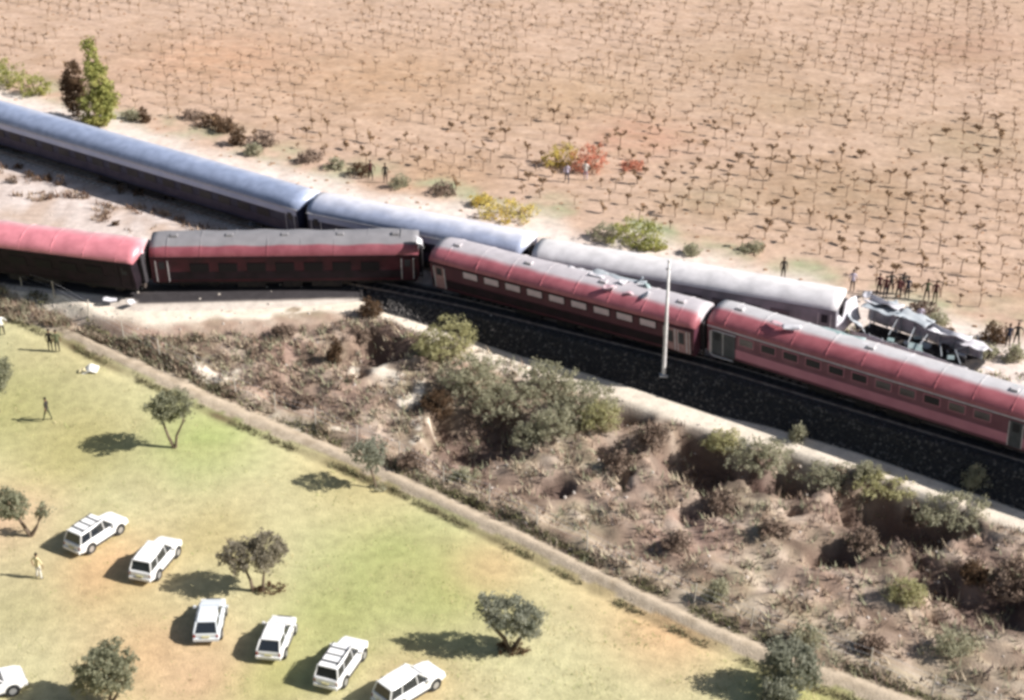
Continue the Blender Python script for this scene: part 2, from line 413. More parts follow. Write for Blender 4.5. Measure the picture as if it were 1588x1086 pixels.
def make_coach(gA, gB, tilt, z0, label, group, m_roof, m_side, m_low, m_pane, win=(1.25, .62, 2.62, 2.05), pw=None, stripe=None, doors=None, vents=0, length=None, crush=0.0):
    """gA, gB: pixel positions of the camera-side gutter ends (left, right)"""
    a = tilt; c, s = math.cos(a), math.sin(a)
    gz = -RW * s + ZG * c + z0; gy = -RW * c - ZG * s
    A, B = G(*gA, gz), G(*gB, gz)
    d = (B - A); L = d.length if length is None else length; d.normalize()
    if length is not None: A = B - d * L if gA[0] < 0 else A
    n = Vector((-d.y, d.x, 0))
    mid = A + d * (L / 2)
    loc = mid - n * gy; loc.z = z0
    root = empty('railway_coach', loc, 0, label, 'railway coach', group)
    root.rotation_euler = (Matrix.Rotation(math.atan2(d.y, d.x), 3, 'Z') @ Matrix.Rotation(a, 3, 'X')).to_euler()
    h = L / 2 - .12
    # body: sides, ends (tumblehome at the foot)
    prof = [(-1.42, ZB), (-RW, ZB + .5), (-RW, ZG), (RW, ZG), (RW, ZB + .5), (1.42, ZB)]
    mb = MB(); NS = 10; vs = []; fs = []
    for k in range(NS + 1):
        x = -h + 2 * h * k / NS
        for (y, z) in prof:
            w = crush * (random.uniform(-.12, .12) if k in (0, NS) else 0)
            vs.append((x + w, y + w, z))
    np_ = len(prof)
    for k in range(NS):
        for q in range(np_): fs.append((k * np_ + q, k * np_ + (q + 1) % np_, (k + 1) * np_ + (q + 1) % np_, (k + 1) * np_ + q))
    fs.append(tuple(reversed(range(np_)))); fs.append(tuple(range(NS * np_, NS * np_ + np_)))
    mb.add(vs, fs)
    mb.build('body', m_side, root)
    # lower side panels, 12 mm proud
    for sy in (-1, 1):
        mb = MB(); mb.box((0, sy * (RW + .012), 1.62), (2 * h - .1, .03, .66)); mb.build('lower_panel', m_low, root)
    # roof
    mb = MB(); vs = []; fs = []; NR = len(ROOF_PROF); NS2 = 40
    rp = [(y * 1.02, z) for y, z in ROOF_PROF]
    for k in range(NS2 + 1):
        x = -h - .05 + 2 * (h + .05) * k / NS2
        e = max(0.0, 1 - min(k, NS2 - k) / 2.0) * .10
        for i, (y, z) in enumerate(rp):
            dz = crush * .14 * noise.noise(Vector((x * .6, y, L))) * (1 if 1 < i < NR - 2 else .2) + .012 * noise.noise(Vector((x * 1.5, y * 2, 3)))
            vs.append((x, y * (1 - e * .3), z - e * (z - ZG) + dz + .004))
    for k in range(NS2):
        for q in range(NR - 1): fs.append((k * NR + q, (k + 1) * NR + q, (k + 1) * NR + q + 1, k * NR + q + 1))
    fs.append(tuple(range(NR))); fs.append(tuple(reversed(range(NS2 * NR, NS2 * NR + NR))))
    mb.add(vs, fs); mb.build('roof', m_roof, root, smooth=True)
    rib0 = None; nr = int(2 * h / 2.35) if group == GR_ else 0
    for k in range(nr):
        if rib0 is None:
            mb = MB(); vs = []; fs = []
            for xx, up in ((-.045, -.01), (-.03, .028), (.03, .028), (.045, -.01)):
                for y, z in rp: vs.append((xx, y * (1 + up * .35), z + up * (1 if z > 3.4 else .4)))
            for k2 in range(3):
                for q in range(NR - 1): fs.append((k2 * NR + q, (k2 + 1) * NR + q, (k2 + 1) * NR + q + 1, k2 * NR + q + 1))
            mb.add(vs, fs); rb = rib0 = mb.build('roof_rib', m_roof, root)
        else: rb = link_copy(rib0, 'roof_rib', root)
        rb.location = (-h + 2 * h * (k + .5) / nr, 0, 0)
    for sy in (-1, 1):
        mb = MB(); mb.box((0, sy * (RW + .045), ZG + .01), (2 * h, .06, .07)); mb.build('gutter', M_PALE if stripe != 'dark' else m_low, root)
    # windows
    wl_, wh, zc = win[0], win[1], win[2] - win[1] / 2
    pitch = win[3]; nwin = int((2 * h - 3.6) / pitch)
    fm = MB(); fm.box((0, 0, 0), (wl_ + .12, .03, wh + .12))
    f0 = pn = None
    pmb = MB(); pmb.box((0, 0, 0), (wl_, .03, wh)); 
    for sy in (-1, 1):
        for k in range(nwin):
            x = (k - (nwin - 1) / 2) * pitch
            if f0 is None:
                f0 = fm.build('window', m_low, root); f = f0
                p0 = pmb.build('pane', m_pane[0], f); p = p0
            else:
                f = link_copy(f0, 'window', root); p = link_copy(p0, 'pane', f)
            f.location = (x, sy * (RW + .014), zc); p.location = (0, sy * .014, 0)
            if len(m_pane) > 1 and random.random() < .3:
                p.material_slots[0].link = 'OBJECT'; p.material_slots[0].material = m_pane[1]
    # doors
    for sx in (-1, 1):
        for sy in (-1, 1):
            mb = MB(); mb.box((sx * (h - .75), sy * (RW + .02), 2.05), (.78, .035, 1.85)); dr = mb.build('door', m_side if not doors else doors[0], root)
            mb = MB()
            x0 = sx * (h - .75); yy = sy * (RW + .045)
            mb.box((x0, yy, 2.55), (.44, .03, .6)); mb.build('door_window', M_PANE_DARK, dr)
            mb = MB()
            for q in (-.43, .43): mb.box((x0 + q, yy, 2.05), (.05, .06, 1.75))
            mb.build('handrail', M_PALE if not m_side.name.startswith('side_black') else m_low, dr)
    # gangway ends
    for sx in (-1, 1):
        mb = MB()
        for k in range(3):
            w = 1.35 - .10 * (k % 2)
            mb.box((sx * (h + .07 + .09 * k), 0, 2.15), (.07, w, 2.25 - .08 * (k % 2)))
        mb.build('gangway_bellows', M_RUB, root)
        mb = MB()
        for sy in (-1, 1):
            mb.tube([(sx * h, sy * .85, 1.0), (sx * (h + .28), sy * .85, 1.0)], .07, 8); mb.tube([(sx * (h + .28), sy * .85, 1.0), (sx * (h + .33), sy * .85, 1.0)], .2, 10)
        mb.build('buffer', M_WHEEL, root)
    # underframe & boxes
    mb = MB(); mb.box((0, 0, .88), (2 * h - .3, 2.5, .24)); mb.build('underframe', M_DARK, root)
    for bx, bw in ((-2.6, 2.0), (.4, 1.4), (2.9, 2.2)):
        for sy in (-1, 1):
            mb = MB(); mb.box((bx, sy * .95, .58), (bw, .6, .44)); mb.build('equipment_box', M_DARK, root)
    for sx in (-1, 1):
        bx = sx * (h - 3.1)
        mb = MB()
        for sy in (-1, 1): mb.box((bx, sy * .82, .52), (2.9, .14, .26)); 
        mb.box((bx, 0, .55), (.5, 1.8, .24))
        for ax in (-1.1, 1.1):
            for sy in (-1, 1): mb.box((bx + ax, sy * .9, .48), (.3, .16, .3))
        bo = mb.build('bogie', M_DARK, root)
        for ax in (-1.1, 1.1):
            mb = MB()
            for sy in (-1, 1): mb.tube([(bx + ax, sy * .60, .46), (bx + ax, sy * .48, .46)], [.45, .47], 16)
            mb.tube([(bx + ax, -.5, .46), (bx + ax, .5, .46)], .07, 6)
            mb.build('wheelset', M_WHEEL, bo)
    for k in range(vents):
        x = -h + 1.6 + (2 * h - 3.2) * k / max(1, vents - 1)
        mb = MB(); mb.box((x, .0, 4.14), (.55, .42, .14), taper=.8); mb.build('roof_vent', m_roof, root)
    if stripe and stripe != 'dark':
        for sy in (-1, 1):
            mb = MB(); mb.box((0, sy * (RW + .03), stripe[1]), (2 * h - .2, .03, stripe[2])); mb.build('livery_stripe', stripe[0], root)
    root['len'] = L
    return root, A, A + d * L, d, n, L

RB = dusty('roof_blue', (.23, .27, .38), (.50, .52, .61), -.1, 1.2, .38, .9)
RB2 = dusty('roof_blue_pale', (.28, .31, .41), (.68, .67, .72), -1.0, .1, .38, .9)
RWH = dusty('roof_chalky', (.48, .46, .47), (.70, .67, .66), -1.0, .1, .5)
SBL = mat('side_navy', (.025, .028, .06), .45, (.045, .05, .09), 1.0)
LBL = mat('side_navy_low', (.035, .03, .06), .5, (.06, .05, .08), 1.2)
STB = mat('stripe_blue', (.42, .46, .62), .4, (.50, .52, .66), 1.0)
SGR = mat('side_grey', (.16, .16, .18), .5, (.28, .26, .30), .7)
LGR = mat('side_grey_low', (.12, .11, .13), .5, (.2, .18, .2), 1.0)
RR1 = dusty('roof_red', (.30, .085, .10), (.52, .50, .51), -.62, -.2, .45, .22)
RR2 = dusty('roof_red_worn', (.34, .10, .12), (.50, .46, .48), -.8, -.4, .45, .22)
RR3 = dusty('roof_grey_over_red', (.20, .05, .065), (.23, .22, .23), -1.1, -.95, .5, .12)
RR4 = dusty('roof_rose', (.52, .18, .21), (.66, .48, .48), .0, 1.2, .4, .6)
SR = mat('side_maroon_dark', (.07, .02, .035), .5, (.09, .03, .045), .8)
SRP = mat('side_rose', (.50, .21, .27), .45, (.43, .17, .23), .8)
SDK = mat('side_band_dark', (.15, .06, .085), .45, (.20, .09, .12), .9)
SBK = mat('side_black_dull', (.014, .010, .013), .65, (.024, .014, .020), 1.2, spec=.15)  # near-black tone over the whole panel
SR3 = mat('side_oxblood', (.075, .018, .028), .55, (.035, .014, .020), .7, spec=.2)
M_PANE_BLACK = mat('coach_window_black', (.010, .009, .012), .5, spec=.15)  # plain near-black pane
M_PINKDOOR = mat('door_dusty_pink', (.33, .20, .20), .5, (.26, .15, .16), 3)
M_DARKDOOR = mat('door_dark_slate', (.05, .06, .07), .5, (.08, .085, .10), 2)

GB, GR_ = 'coaches of the blue train', 'coaches of the red train'
pr = G(462, 327, 3.2); pl = G(0, 191, 3.2); dA = (pl - pr).normalized()
def px_of(v):
    dz = v.z - CZ; dep = v.y * math.cos(PITCH) - dz * math.sin(PITCH); up = v.y * math.sin(PITCH) + dz * math.cos(PITCH)
    return (794 + FOC * v.x / dep, 543 - FOC * up / dep)
cA = make_coach(px_of(pr + dA * 38.0), (462, 327), R(4), 0, 'long flat pale blue roofed coach crossing the upper left up to the dark joint', GB, RB, SBL, LBL, (M_PANE_DARK,), win=(1.25, .6, 2.5, 2.05), stripe=(STB, 2.9, .46), vents=0)
make_coach((474, 330), (808, 396), R(4), 0, 'blue coach fading to lavender behind the red train junction', GB, RB2, SBL, LBL, (M_PANE_DARK,), win=(1.25, .6, 2.5, 2.05), stripe=(STB, 2.9, .46), vents=0)
cC = make_coach((822, 402), (1300, 484), R(0), 0, 'chalky white roofed coach jammed against the far side of the red train', GB, RWH, SGR, LGR, (M_PANE_GREY,), vents=0, crush=.6, stripe='dark')
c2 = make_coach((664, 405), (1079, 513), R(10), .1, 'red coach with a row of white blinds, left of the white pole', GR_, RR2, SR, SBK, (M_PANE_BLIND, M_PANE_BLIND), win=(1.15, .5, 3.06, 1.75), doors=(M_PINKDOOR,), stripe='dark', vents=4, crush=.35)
r1 = make_coach((1095, 503), (1579, 650), R(6), .05, 'bright red coach with dark windows on the right, just past the white pole', GR_, RR1, SDK, SRP, (M_PANE_DARK, M_PANE_GREY), win=(1.0, .55, 2.95, 1.6), doors=(M_DARKDOOR,), length=22.0, vents=3, crush=.2)
rE, rD = r1[2], r1[3]
make_coach(px_of(rE + rD * .75), px_of(rE + rD * 21.5), R(6), .05, 'last red coach, only its shade reaching in at the right edge', GR_, RR1, SDK, SRP, (M_PANE_DARK, M_PANE_GREY), win=(1.0, .55, 2.95, 1.6), vents=3, crush=.1)
c3 = make_coach((230, 400), (650, 396), R(9), .05, 'grey roofed maroon coach skewed and leaning, its side very dark', GR_, RR3, SR3, SBK, (M_PANE_BLACK,), stripe='dark', vents=5, crush=.8)
g4 = G(207, 411, 2.8); g4l = G(0, 385, 2.8); d4 = (g4l - g4).normalized()
c4 = make_coach(px_of(g4 + d4 * 21), (207, 411), R(9), .05, 'rose red coach leaning at the left edge above the lawn', GR_, RR4, SBK, SBK, (M_PANE_BLACK,), stripe='dark', vents=0, crush=.8)

# white framed opening near the left end of the right hand red coach
mb = MB(); L = r1[5]; x0 = -L / 2 + .35; y = -RW - .08
fr = [(x0, y, 1.15), (x0, y, 2.85), (x0 + .25, y, 2.98), (x0 + 1.9, y, 2.98)]
mb.tube(fr, .045, 6); mb.tube([(x0, y, 1.15), (x0 + .25, y, 1.0), (x0 + 1.7, y, 1.0)], .045, 6); mb.build('handrail', M_PALE, r1[0])
mb = MB(); mb.box((x0 + .98, -RW - .045, 2.0), (1.75, .03, 1.7)); mb.build('vestibule_panel', M_DARKDOOR, r1[0])
# vestibule with posts at the right end of the blind-row coach
mb = MB(); L = c2[5]; x1 = L / 2 - .4
mb.box((x1 - 1.0, -RW - .05, 2.1), (2.0, .04, 1.75)); vp = mb.build('vestibule_panel', M_PINKDOOR, c2[0])
for q in (-1.55, -.75):
    mb = MB(); mb.box((x1 + q + .1, -RW - .085, 2.3), (.42, .03, .9)); mb.build('pane', M_PANE_DARK, vp)
mb = MB()
for q in (-2.0, -1.2, -.35): mb.box((x1 + q + .1, -RW - .10, 2.1), (.06, .05, 1.7))
mb.build('handrail', M_PALE, c2[0])

# ------------------------------------------------------------------ wrecked vehicle beyond the right hand coach
def sheet(w, l, nx, ny, amp, seed, thick=.02, fold=0.0):
    vs = []; fs = []
    for k in (0, 1):
        for j in range(ny + 1):
            for i in range(nx + 1):
                x, y = (i / nx - .5) * l, (j / ny - .5) * w
                z = amp * noise.noise(Vector((x * 1.1 + seed, y * 1.3, seed))) * 2 + amp * .6 * noise.noise(Vector((x * 3 + seed, y * 3, seed))) + fold * abs(y) + k * thick
                vs.append((x + .2 * amp * noise.noise(Vector((y * 3, x, seed))), y, z))
    n = (nx + 1) * (ny + 1)
    for j in range(ny):
        for i in range(nx):
            a = j * (nx + 1) + i; b, c, d = a + 1, a + nx + 2, a + nx + 1
            fs.append((n + a, n + b, n + c, n + d)); fs.append((d, c, b, a))
    for i in range(nx):
        a, b = i, i + 1; fs.append((a, b, n + b, n + a)); a, b = ny * (nx + 1) + i, ny * (nx + 1) + i + 1; fs.append((b, a, n + a, n + b))
    for j in range(ny):
        a, b = j * (nx + 1), (j + 1) * (nx + 1); fs.append((b, a, n + a, n + b)); a, b = a + nx, b + nx; fs.append((a, b, n + b, n + a))
    return vs, fs

M_TORN = mat('torn_white_sheet', (.66, .64, .66), .5, (.44, .43, .47), 1.4)
M_TORNG = mat('torn_grey_sheet', (.28, .31, .34), .5, (.40, .42, .44), 1.2)
M_PINKS = mat('torn_pink_sheet', (.55, .30, .34), .5, (.62, .50, .52), 2.0)
M_TORNL = mat('torn_lavender_sheet', (.48, .46, .50), .55, (.62, .60, .62), 1.1)
M_TEAL = mat('torn_teal_sheet', (.20, .28, .28), .55, (.35, .42, .42), 1.5)

wA, wB = G(1320, 514, 1.3), G(1500, 578, 1.1)
wd = (wB - wA).normalized(); wnn = Vector((-wd.y, wd.x, 0)); WL = (wB - wA).length
wloc = wA + wd * WL / 2 + wnn * 1.4; wloc.z = 0
wr = empty('wrecked_carriage', wloc, math.atan2(wd.y, wd.x), 'crushed open carriage with a torn white roof beyond the right hand red coach', 'wrecked carriage')
h = WL / 2
mb = MB(); mb.box((0, 0, .75), (2 * h, 2.7, .25)); mb.build('floor', M_DARK, wr)
mb = MB()
for k in range(9):
    x = -h + .3 + k * (2 * h - .6) / 8; hh = 1.5 - .6 * k / 8
    for yy, h2 in ((1.3, hh), (-1.3, hh * .45)):
        mb = MB(); mb.box((x, yy, .87 + h2 / 2), (.09, .07, h2)); mb.build('frame_post', M_TORNG, wr)
for xc, ln, rr, dz, mm, sd in ((-h + .9, 2.6, .12, .0, M_TORNL, 3.3), (-h + 3.4, 2.2, -.16, -.45, M_TORNG, 8.1), (-h + 5.9, 2.9, .10, -.7, M_TORN, 5.9), (h - .9, 2.2, -.05, -1.0, M_TORNL, 2.2)):
    vs, fs = sheet(1.7, ln, 12, 7, .16, sd)
    mb = MB(); mb.add([(xc + x, 1.05 + y * .85, 2.95 + dz + z + x * rr - (.2 + rr) * (y + .65)) for x, y, z in vs], fs); mb.build('roof_sheet', mm, wr, smooth=True)
for k in range(6):
    x = -h + 1.2 + k * (2 * h - 2.4) / 5
    mb = MB(); mb.tube([(x, 1.3, 1.0), (x + random.uniform(-.3, .3), 1.1, 2.3 - k * .12), (x + random.uniform(-.5, .5), .1, 2.6 - k * .2), (x + random.uniform(-.6, .6), -.8, 1.7 - k * .1)], .04, 5); mb.build('bent_frame', M_TORNG, wr)
vs, fs = sheet(2.0, 2 * h, 26, 6, .07, 7.1)
mb = MB(); mb.add([(x - .3, 1.46 + z, 2.0 + y * (1 - (x + h) * .055) - (x + h) * .09) for x, y, z in vs], fs); mb.build('far_wall', M_TORNL, wr, smooth=True)
vs, fs = sheet(1.7, 2.7, 10, 6, .16, 1.1)
mb = MB(); mb.add([(x - h + 1.4, y + .25, 2.75 - y * .15 + z) for x, y, z in vs], fs); mb.build('crumpled_cab_roof', M_TORNG, wr, smooth=True)
for k in range(18):
    x = random.uniform(-h + .5, h - .5); mb = MB()
    mb.box((x, random.uniform(-.9, .9), 1.05 + random.uniform(0, .3)), (random.uniform(.3, .9), random.uniform(.1, .5), random.uniform(.1, .5)), M=Matrix.Rotation(random.uniform(-.8, .8), 3, 'Z') @ Matrix.Rotation(random.uniform(-.6, .6), 3, 'X'))
    mb.build('seat_debris', random.choice((M_TORNG, M_DARK, M_TEAL)), wr)
vs, fs = sheet(.7, 2 * h, 26, 4, .10, 5.5)
mb = MB(); mb.add([(x, -1.42 + z, 1.15 + y * .8) for x, y, z in vs], fs); mb.build('near_wall', M_TORNL, wr, smooth=True)
for bx in (-h + 1.6, h - 1.6):
    mb = MB()
    for ax in (-.8, .8):
        for sy in (-1, 1): mb.tube([(bx + ax, sy * .6, .46), (bx + ax, sy * .48, .46)], .45, 14)
        mb.tube([(bx + ax, -.5, .46), (bx + ax, .5, .46)], .07, 6)
    mb.box((bx, 0, .5), (2.2, 1.7, .2)); mb.build('bogie', M_DARK, wr)

# loose torn sheets (each its own thing)
def torn(px, py, z, l, w, amp, m, rz, rx, label, n=(10, 6), ry=0.0):
    p = G(px, py, z); vs, fs = sheet(w, l, n[0], n[1], amp, px * .01)
    mb = MB(); mb.add(vs, fs); o = mb.build('torn_metal_sheet', m, smooth=True)
    o.location = p; o.rotation_euler = (rx, ry, rz)
    return tag(o, label, 'torn metal', 'sheets torn off the coaches')
DA = R(-33)
torn(1312, 488, 2.4, 1.7, 2.6, .14, M_TORN, DA, R(15), 'upright white torn sheet at the right end of the chalky coach', ry=R(68))
torn(1325, 500, 2.0, 1.3, 2.0, .20, M_TORNG, DA + .5, R(-12), 'grey crumpled sheet hanging beside the upright white torn sheet', ry=R(50))
torn(1290, 516, 4.02, 4.4, .7, .08, M_TEAL, DA, R(8), 'flat teal sheet lying along the red roof below the chalky coach end')
torn(1395, 552, 4.02, 6.3, .6, .07, M_TORN, DA, R(6), 'long white strip lying along the far edge of the red roof')
torn(1500, 582, 4.02, 6.0, .5, .06, M_TEAL, DA, R(6), 'long teal grey strip on the red roof near the right edge')
torn(955, 435, 3.97, 4.2, 1.1, .16, M_TORNG, R(-28), R(10), 'long buckled grey sheet on the roof left of the white pole')
torn(905, 424, 4.02, 2.6, .9, .12, M_PALE, R(-30), R(6), 'pale curled sheet at the left end of the roof wreckage')
torn(980, 455, 3.92, 1.5, .7, .16, M_PINKS, R(-20), R(14), 'pink curled sheet at the lower edge of the roof wreckage')
torn(1010, 447, 4.02, 1.3, .9, .2, M_TEAL, R(-50), R(-10), 'small teal sheet of the roof wreckage touching the white pole')
torn(1228, 508, 4.22, 1.2, .4, .1, M_TORN, R(-10), R(10), 'small white bent strip on the bright red roof', n=(8, 3))
torn(1205, 502, 4.22, .9, .3, .1, M_PINKS, R(-45), R(-10), 'small pink scrap left of the white strip on the red roof', n=(8, 3))
torn(650, 376, 3.92, .9, .8, .15, M_PALE, R(40), R(20), 'pale scrap wedged over the joint between leaning and blind row coaches', ry=R(50))
torn(213, 400, 2.9, 1.1, 1.0, .18, M_PINKS, R(-60), R(10), 'torn rose corner panel at the end of the leftmost leaning coach', ry=R(70))
torn(400, 344, .3, 1.4, .7, .15, M_TORN, R(-10), 0, 'white scrap on the ballast under the dark joint of the blue train')
torn(455, 350, .3, 1.1, .5, .15, M_TORN, R(-30), 0, 'smaller white scrap against the leaning coach below the blue train')
torn(170, 464, .1, 1.0, .35, .12, M_TORN, R(10), 0, 'white bent strip on the ground below the rose red coach end')
torn(204, 468, .1, .6, .35, .14, M_TORN, R(50), 0, 'bright white scrap at the foot of the leaning grey roofed coach')
torn(395, 492, -.7, 1.4, .4, .15, M_TORN, R(20), 0, 'curved white scrap on the brown bank under the leaning coach')
torn(503, 488, -.8, .6, .4, .12, M_TORN, R(20), 0, 'small white scrap high on the bank right of the curved scrap')

for k, (px, py, l, w, m, lb) in enumerate([(1306, 516, .9, .5, M_TEAL, 'small teal flap just under the upright white sheet'), (1345, 455, 1.1, .6, M_TORN, 'white flap on the ground behind the wreck left end'), (1432, 500, 1.0, .5, M_TORNL, 'lavender flap on the ground behind the middle of the wreck'),
        (1505, 556, 1.2, .6, M_TORN, 'white flap on the ground off the right end of the wreck'), (1480, 535, .8, .5, M_TORNG, 'grey flap between wreck and green shrubs'), (1385, 470, .8, .5, M_TORNG, 'grey flap at the feet of the crowd'), (1410, 480, .7, .4, M_TORN, 'small white flap below the crowd'), (1530, 572, .9, .4, M_TORNL, 'lavender flap near the right edge beyond the red roof')]):
    torn(px, py, .35, l, w, .14, m, k * 1.3, R(12 * (k % 3 - 1)), lb, n=(7, 4))
for k, (px, py, l, w, m, lb) in enumerate([(925, 428, 1.2, .5, M_TORNL, 'lavender scrap second from the left in the roof wreckage'), (945, 446, .9, .5, M_PINKS, 'small pink scrap in the middle of the roof wreckage'), (968, 438, 1.0, .5, M_TORN, 'white scrap in the middle of the roof wreckage'),
        (992, 436, .9, .6, M_TORNG, 'grey scrap right of the white one in the roof wreckage'), (1000, 458, .8, .4, M_TORN, 'white scrap at the lower right of the roof wreckage')]):
    torn(px, py, 4.15, l, w, .18, m, -.5 + k * .7, R(16 * (k % 3 - 1)), lb, n=(8, 4), ry=R(12))

# ------------------------------------------------------------------ white pole
pb = on_ground(1029, 583); M_POLE = mat('pole_white', (.72, .70, .68), .45, (.55, .52, .52), 2.0)
pr_ = empty('white_pole', pb, 0, 'tall thin white steel pole standing in front of the red train', 'pole')
HP = 8.35
mb = MB(); mb.tube([(0, 0, -.1), (0, 0, .35), (0, 0, 3.5), (0, 0, HP)], [.15, .14, .12, .085], 10); mb.build('shaft', M_POLE, pr_, smooth=True)
mb = MB(); mb.box((0, 0, .04), (.55, .55, .08)); mb.box((0, 0, .12), (.3, .3, .1)); mb.build('base_plate', M_SILV, pr_)
mb = MB(); mb.tube([(0, 0, HP), (0, 0, HP + .1), (0, 0, HP + .16)], [.11, .11, .03], 10); mb.build('cap', M_POLE, pr_)
mb = MB(); mb.box((-.02, .0, HP - .5), (.34, .1, .1)); mb.build('bracket', M_SILV, pr_)

# ------------------------------------------------------------------ foliage
def rnd_dir():
    z = random.uniform(-1, 1); t = random.uniform(0, 2 * math.pi); r = math.sqrt(1 - z * z)
    return Vector((r * math.cos(t), r * math.sin(t), z))
def leaves(mb, blobs, clumps, per, size, cr=.28, mi=0, shell=.55):
    tot = sum(b[1] * b[2] * b[3] for b in blobs)
    for (c, rx, ry, rz) in blobs:
        n = max(3, int(clumps * rx * ry * rz / tot))
        for _ in range(n):
            d = rnd_dir(); r = random.uniform(shell, 1.0) * (1 + .25 * noise.noise(Vector(c) + d * 1.7))
            q = Vector(c) + Vector((d.x * rx * r, d.y * ry * r, d.z * rz * r))
            k = cr * random.uniform(.6, 1.25)
            for _ in range(per):
                p = q + rnd_dir() * k * random.random() ** .6
                a = rnd_dir(); b = a.orthogonal().normalized(); c2_ = a.cross(b)
                s = size * random.uniform(.6, 1.3)
                mb.add([p - b * s * .5, p + c2_ * s * .32, p + b * s * .5, p - c2_ * s * .32], [(0, 1, 2, 3)], mi)

def leafmat(n, a, b, tr=.5, sc=1.2): return mat(n, a, .75, b, sc, spec=.15, trans=tr)
M_OLIVE = leafmat('leaf_olive', (.25, .25, .165), (.34, .34, .235))
M_OLIVEB = leafmat('leaf_olive_grey', (.25, .26, .195), (.34, .34, .27))
M_BARE = leafmat('leaf_greybrown', (.27, .24, .18), (.36, .32, .25))
M_BARK = mat('bark', (.11, .08, .055), .9, (.18, .135, .10), 6.0, bump=.4)
M_YG = leafmat('leaf_yellowgreen', (.27, .29, .09), (.42, .40, .14), .35)
M_YEL = leafmat('leaf_yellow', (.66, .50, .12), (.55, .48, .18), .35)
M_PINKL = leafmat('leaf_rose', (.68, .27, .18), (.60, .34, .24), .35)
M_BROWNL = leafmat('leaf_brown', (.12, .075, .045), (.20, .13, .08))
M_SAGE = leafmat('leaf_sage', (.36, .35, .24), (.48, .455, .33), .5, .7)
M_SAGEY = leafmat('leaf_sage_yellow', (.42, .40, .21), (.50, .47, .27), .5, .7)
M_TWIG = leafmat('twig_brown', (.18, .125, .095), (.29, .22, .17), .1, .9)

def tree(loc, stems, blobs, m, label, name='tree', cat='tree', group=None, clumps=70, per=26, size=.17, cr=.32, tr=.11, rz=0.0, m2=None, frac=0):
    root = empty(name, loc, rz, label, cat, group)
    blobs = [(c, a * 1.1, b * 1.1, h * 1.15) for c, a, b, h in blobs]; clumps = int(clumps * 1.6)
    mb = MB()
    for s in stems:
        n = len(s); mb.tube(s, [tr * (1 - .6 * i / (n - 1)) for i in range(n)], 6)
        e = Vector(s[-1]); b0 = Vector(s[-2])
        for _ in range(4):
            near = min(blobs, key=lambda b: (Vector(b[0]) - e).length)
            t = Vector(near[0]) + Vector((random.uniform(-1, 1) * near[1], random.uniform(-1, 1) * near[2], random.uniform(-.2, 1) * near[3])) * .75
            mid = e.lerp(t, .5) + rnd_dir() * .12; mb.tube([b0.lerp(e, .6), mid, t], [tr * .5, tr * .3, tr * .12], 5, cap=False)
    mb.build('trunk', M_BARK, root)
    mb = MB(); leaves(mb, blobs, clumps, per, size, cr)
    mb.build('crown', m, root)
    return root

# paddock trees
g = on_ground
tree(g(270, 695), [[(.1, 0, 0), (.25, 0, .9), (.75, 0, 1.9), (.9, 0, 2.6)], [(0, 0, 0), (-.3, 0, .9), (-.55, .1, 1.8), (-.7, 0, 2.5)]],
     [((-.35, 0, 3.0), 1.05, 1.1, .85), ((.55, 0, 3.3), .85, 1.0, .75), ((-.75, 0, 2.4), .5, .6, .6), ((.85, 0, 2.4), .35, .5, .4)], M_OLIVE, 'tree with two forked bare stems on the lawn above the row of cars', clumps=80)
tree(g(-2, 640), [[(0, 0, 0), (-.1, 0, 1.2), (-.3, 0, 2.4)]], [((-.1, 0, 2.9), 1.2, 1.2, 1.1), ((.65, 0, 2.6), .6, .6, .5)], M_OLIVE, 'dark olive tree cut off by the left edge halfway up', clumps=80)
tree(g(48, 832), [[(0, 0, 0), (-.35, 0, .8), (-.7, 0, 1.6)], [(0, 0, 0), (.4, .0, .6), (.75, 0, 1.4)]],
     [((-.95, 0, 2.3), .9, .9, .9), ((.85, 0, 1.75), .42, .42, .55), ((-1.4, 0, 2.6), .5, .6, .5)], M_OLIVE, 'small tree splitting into two separate crowns at the left edge', clumps=75, tr=.15)
tree(g(398, 918), [[(-.2, 0, 0), (-.3, 0, .8), (-.55, 0, 1.6), (-.7, 0, 2.2)], [(.35, 0, 0), (.45, 0, .9), (.6, 0, 1.9)]],
     [((-.85, 0, 2.5), 1.0, 1.0, .85), ((.75, .1, 2.8), 1.0, 1.05, 1.0), ((.5, 0, 2.1), .5, .5, .5)], M_BARE, 'round grey brown twin crowned tree right of the second car', clumps=115, per=30)
mb = MB(); leaves(mb, [((.35, 0, .2), .9, .5, .25)], 24, 18, .14, .2); o = mb.build('ground_shrub', M_BROWNL); o.location = g(408, 918); tag(o, 'low brown tuft round the foot of the twin crowned tree', 'shrub')
tree(g(790, 1010), [[(0, 0, 0), (-.25, 0, .8), (-.8, 0, 1.5), (-1.2, 0, 2.1)], [(.1, 0, 0), (.5, 0, .7), (.9, 0, 1.4)]],
     [((-1.0, 0, 2.9), .8, .8, .6), ((-.1, 0, 2.5), 1.1, 1.0, .85), ((.9, 0, 2.0), .95, .9, .85), ((1.1, 0, 1.4), .5, .6, .4), ((-1.5, 0, 3.3), .4, .4, .3)], M_OLIVEB, 'slanting grey green tree standing alone at lower centre', clumps=135, per=28, tr=.16)
mb = MB(); leaves(mb, [((.1, 0, .2), 1.1, .5, .28)], 30, 18, .14, .2); o = mb.build('ground_shrub', M_BROWNL); o.location = g(795, 1012); tag(o, 'low brown tuft under the slanting grey green tree', 'shrub')
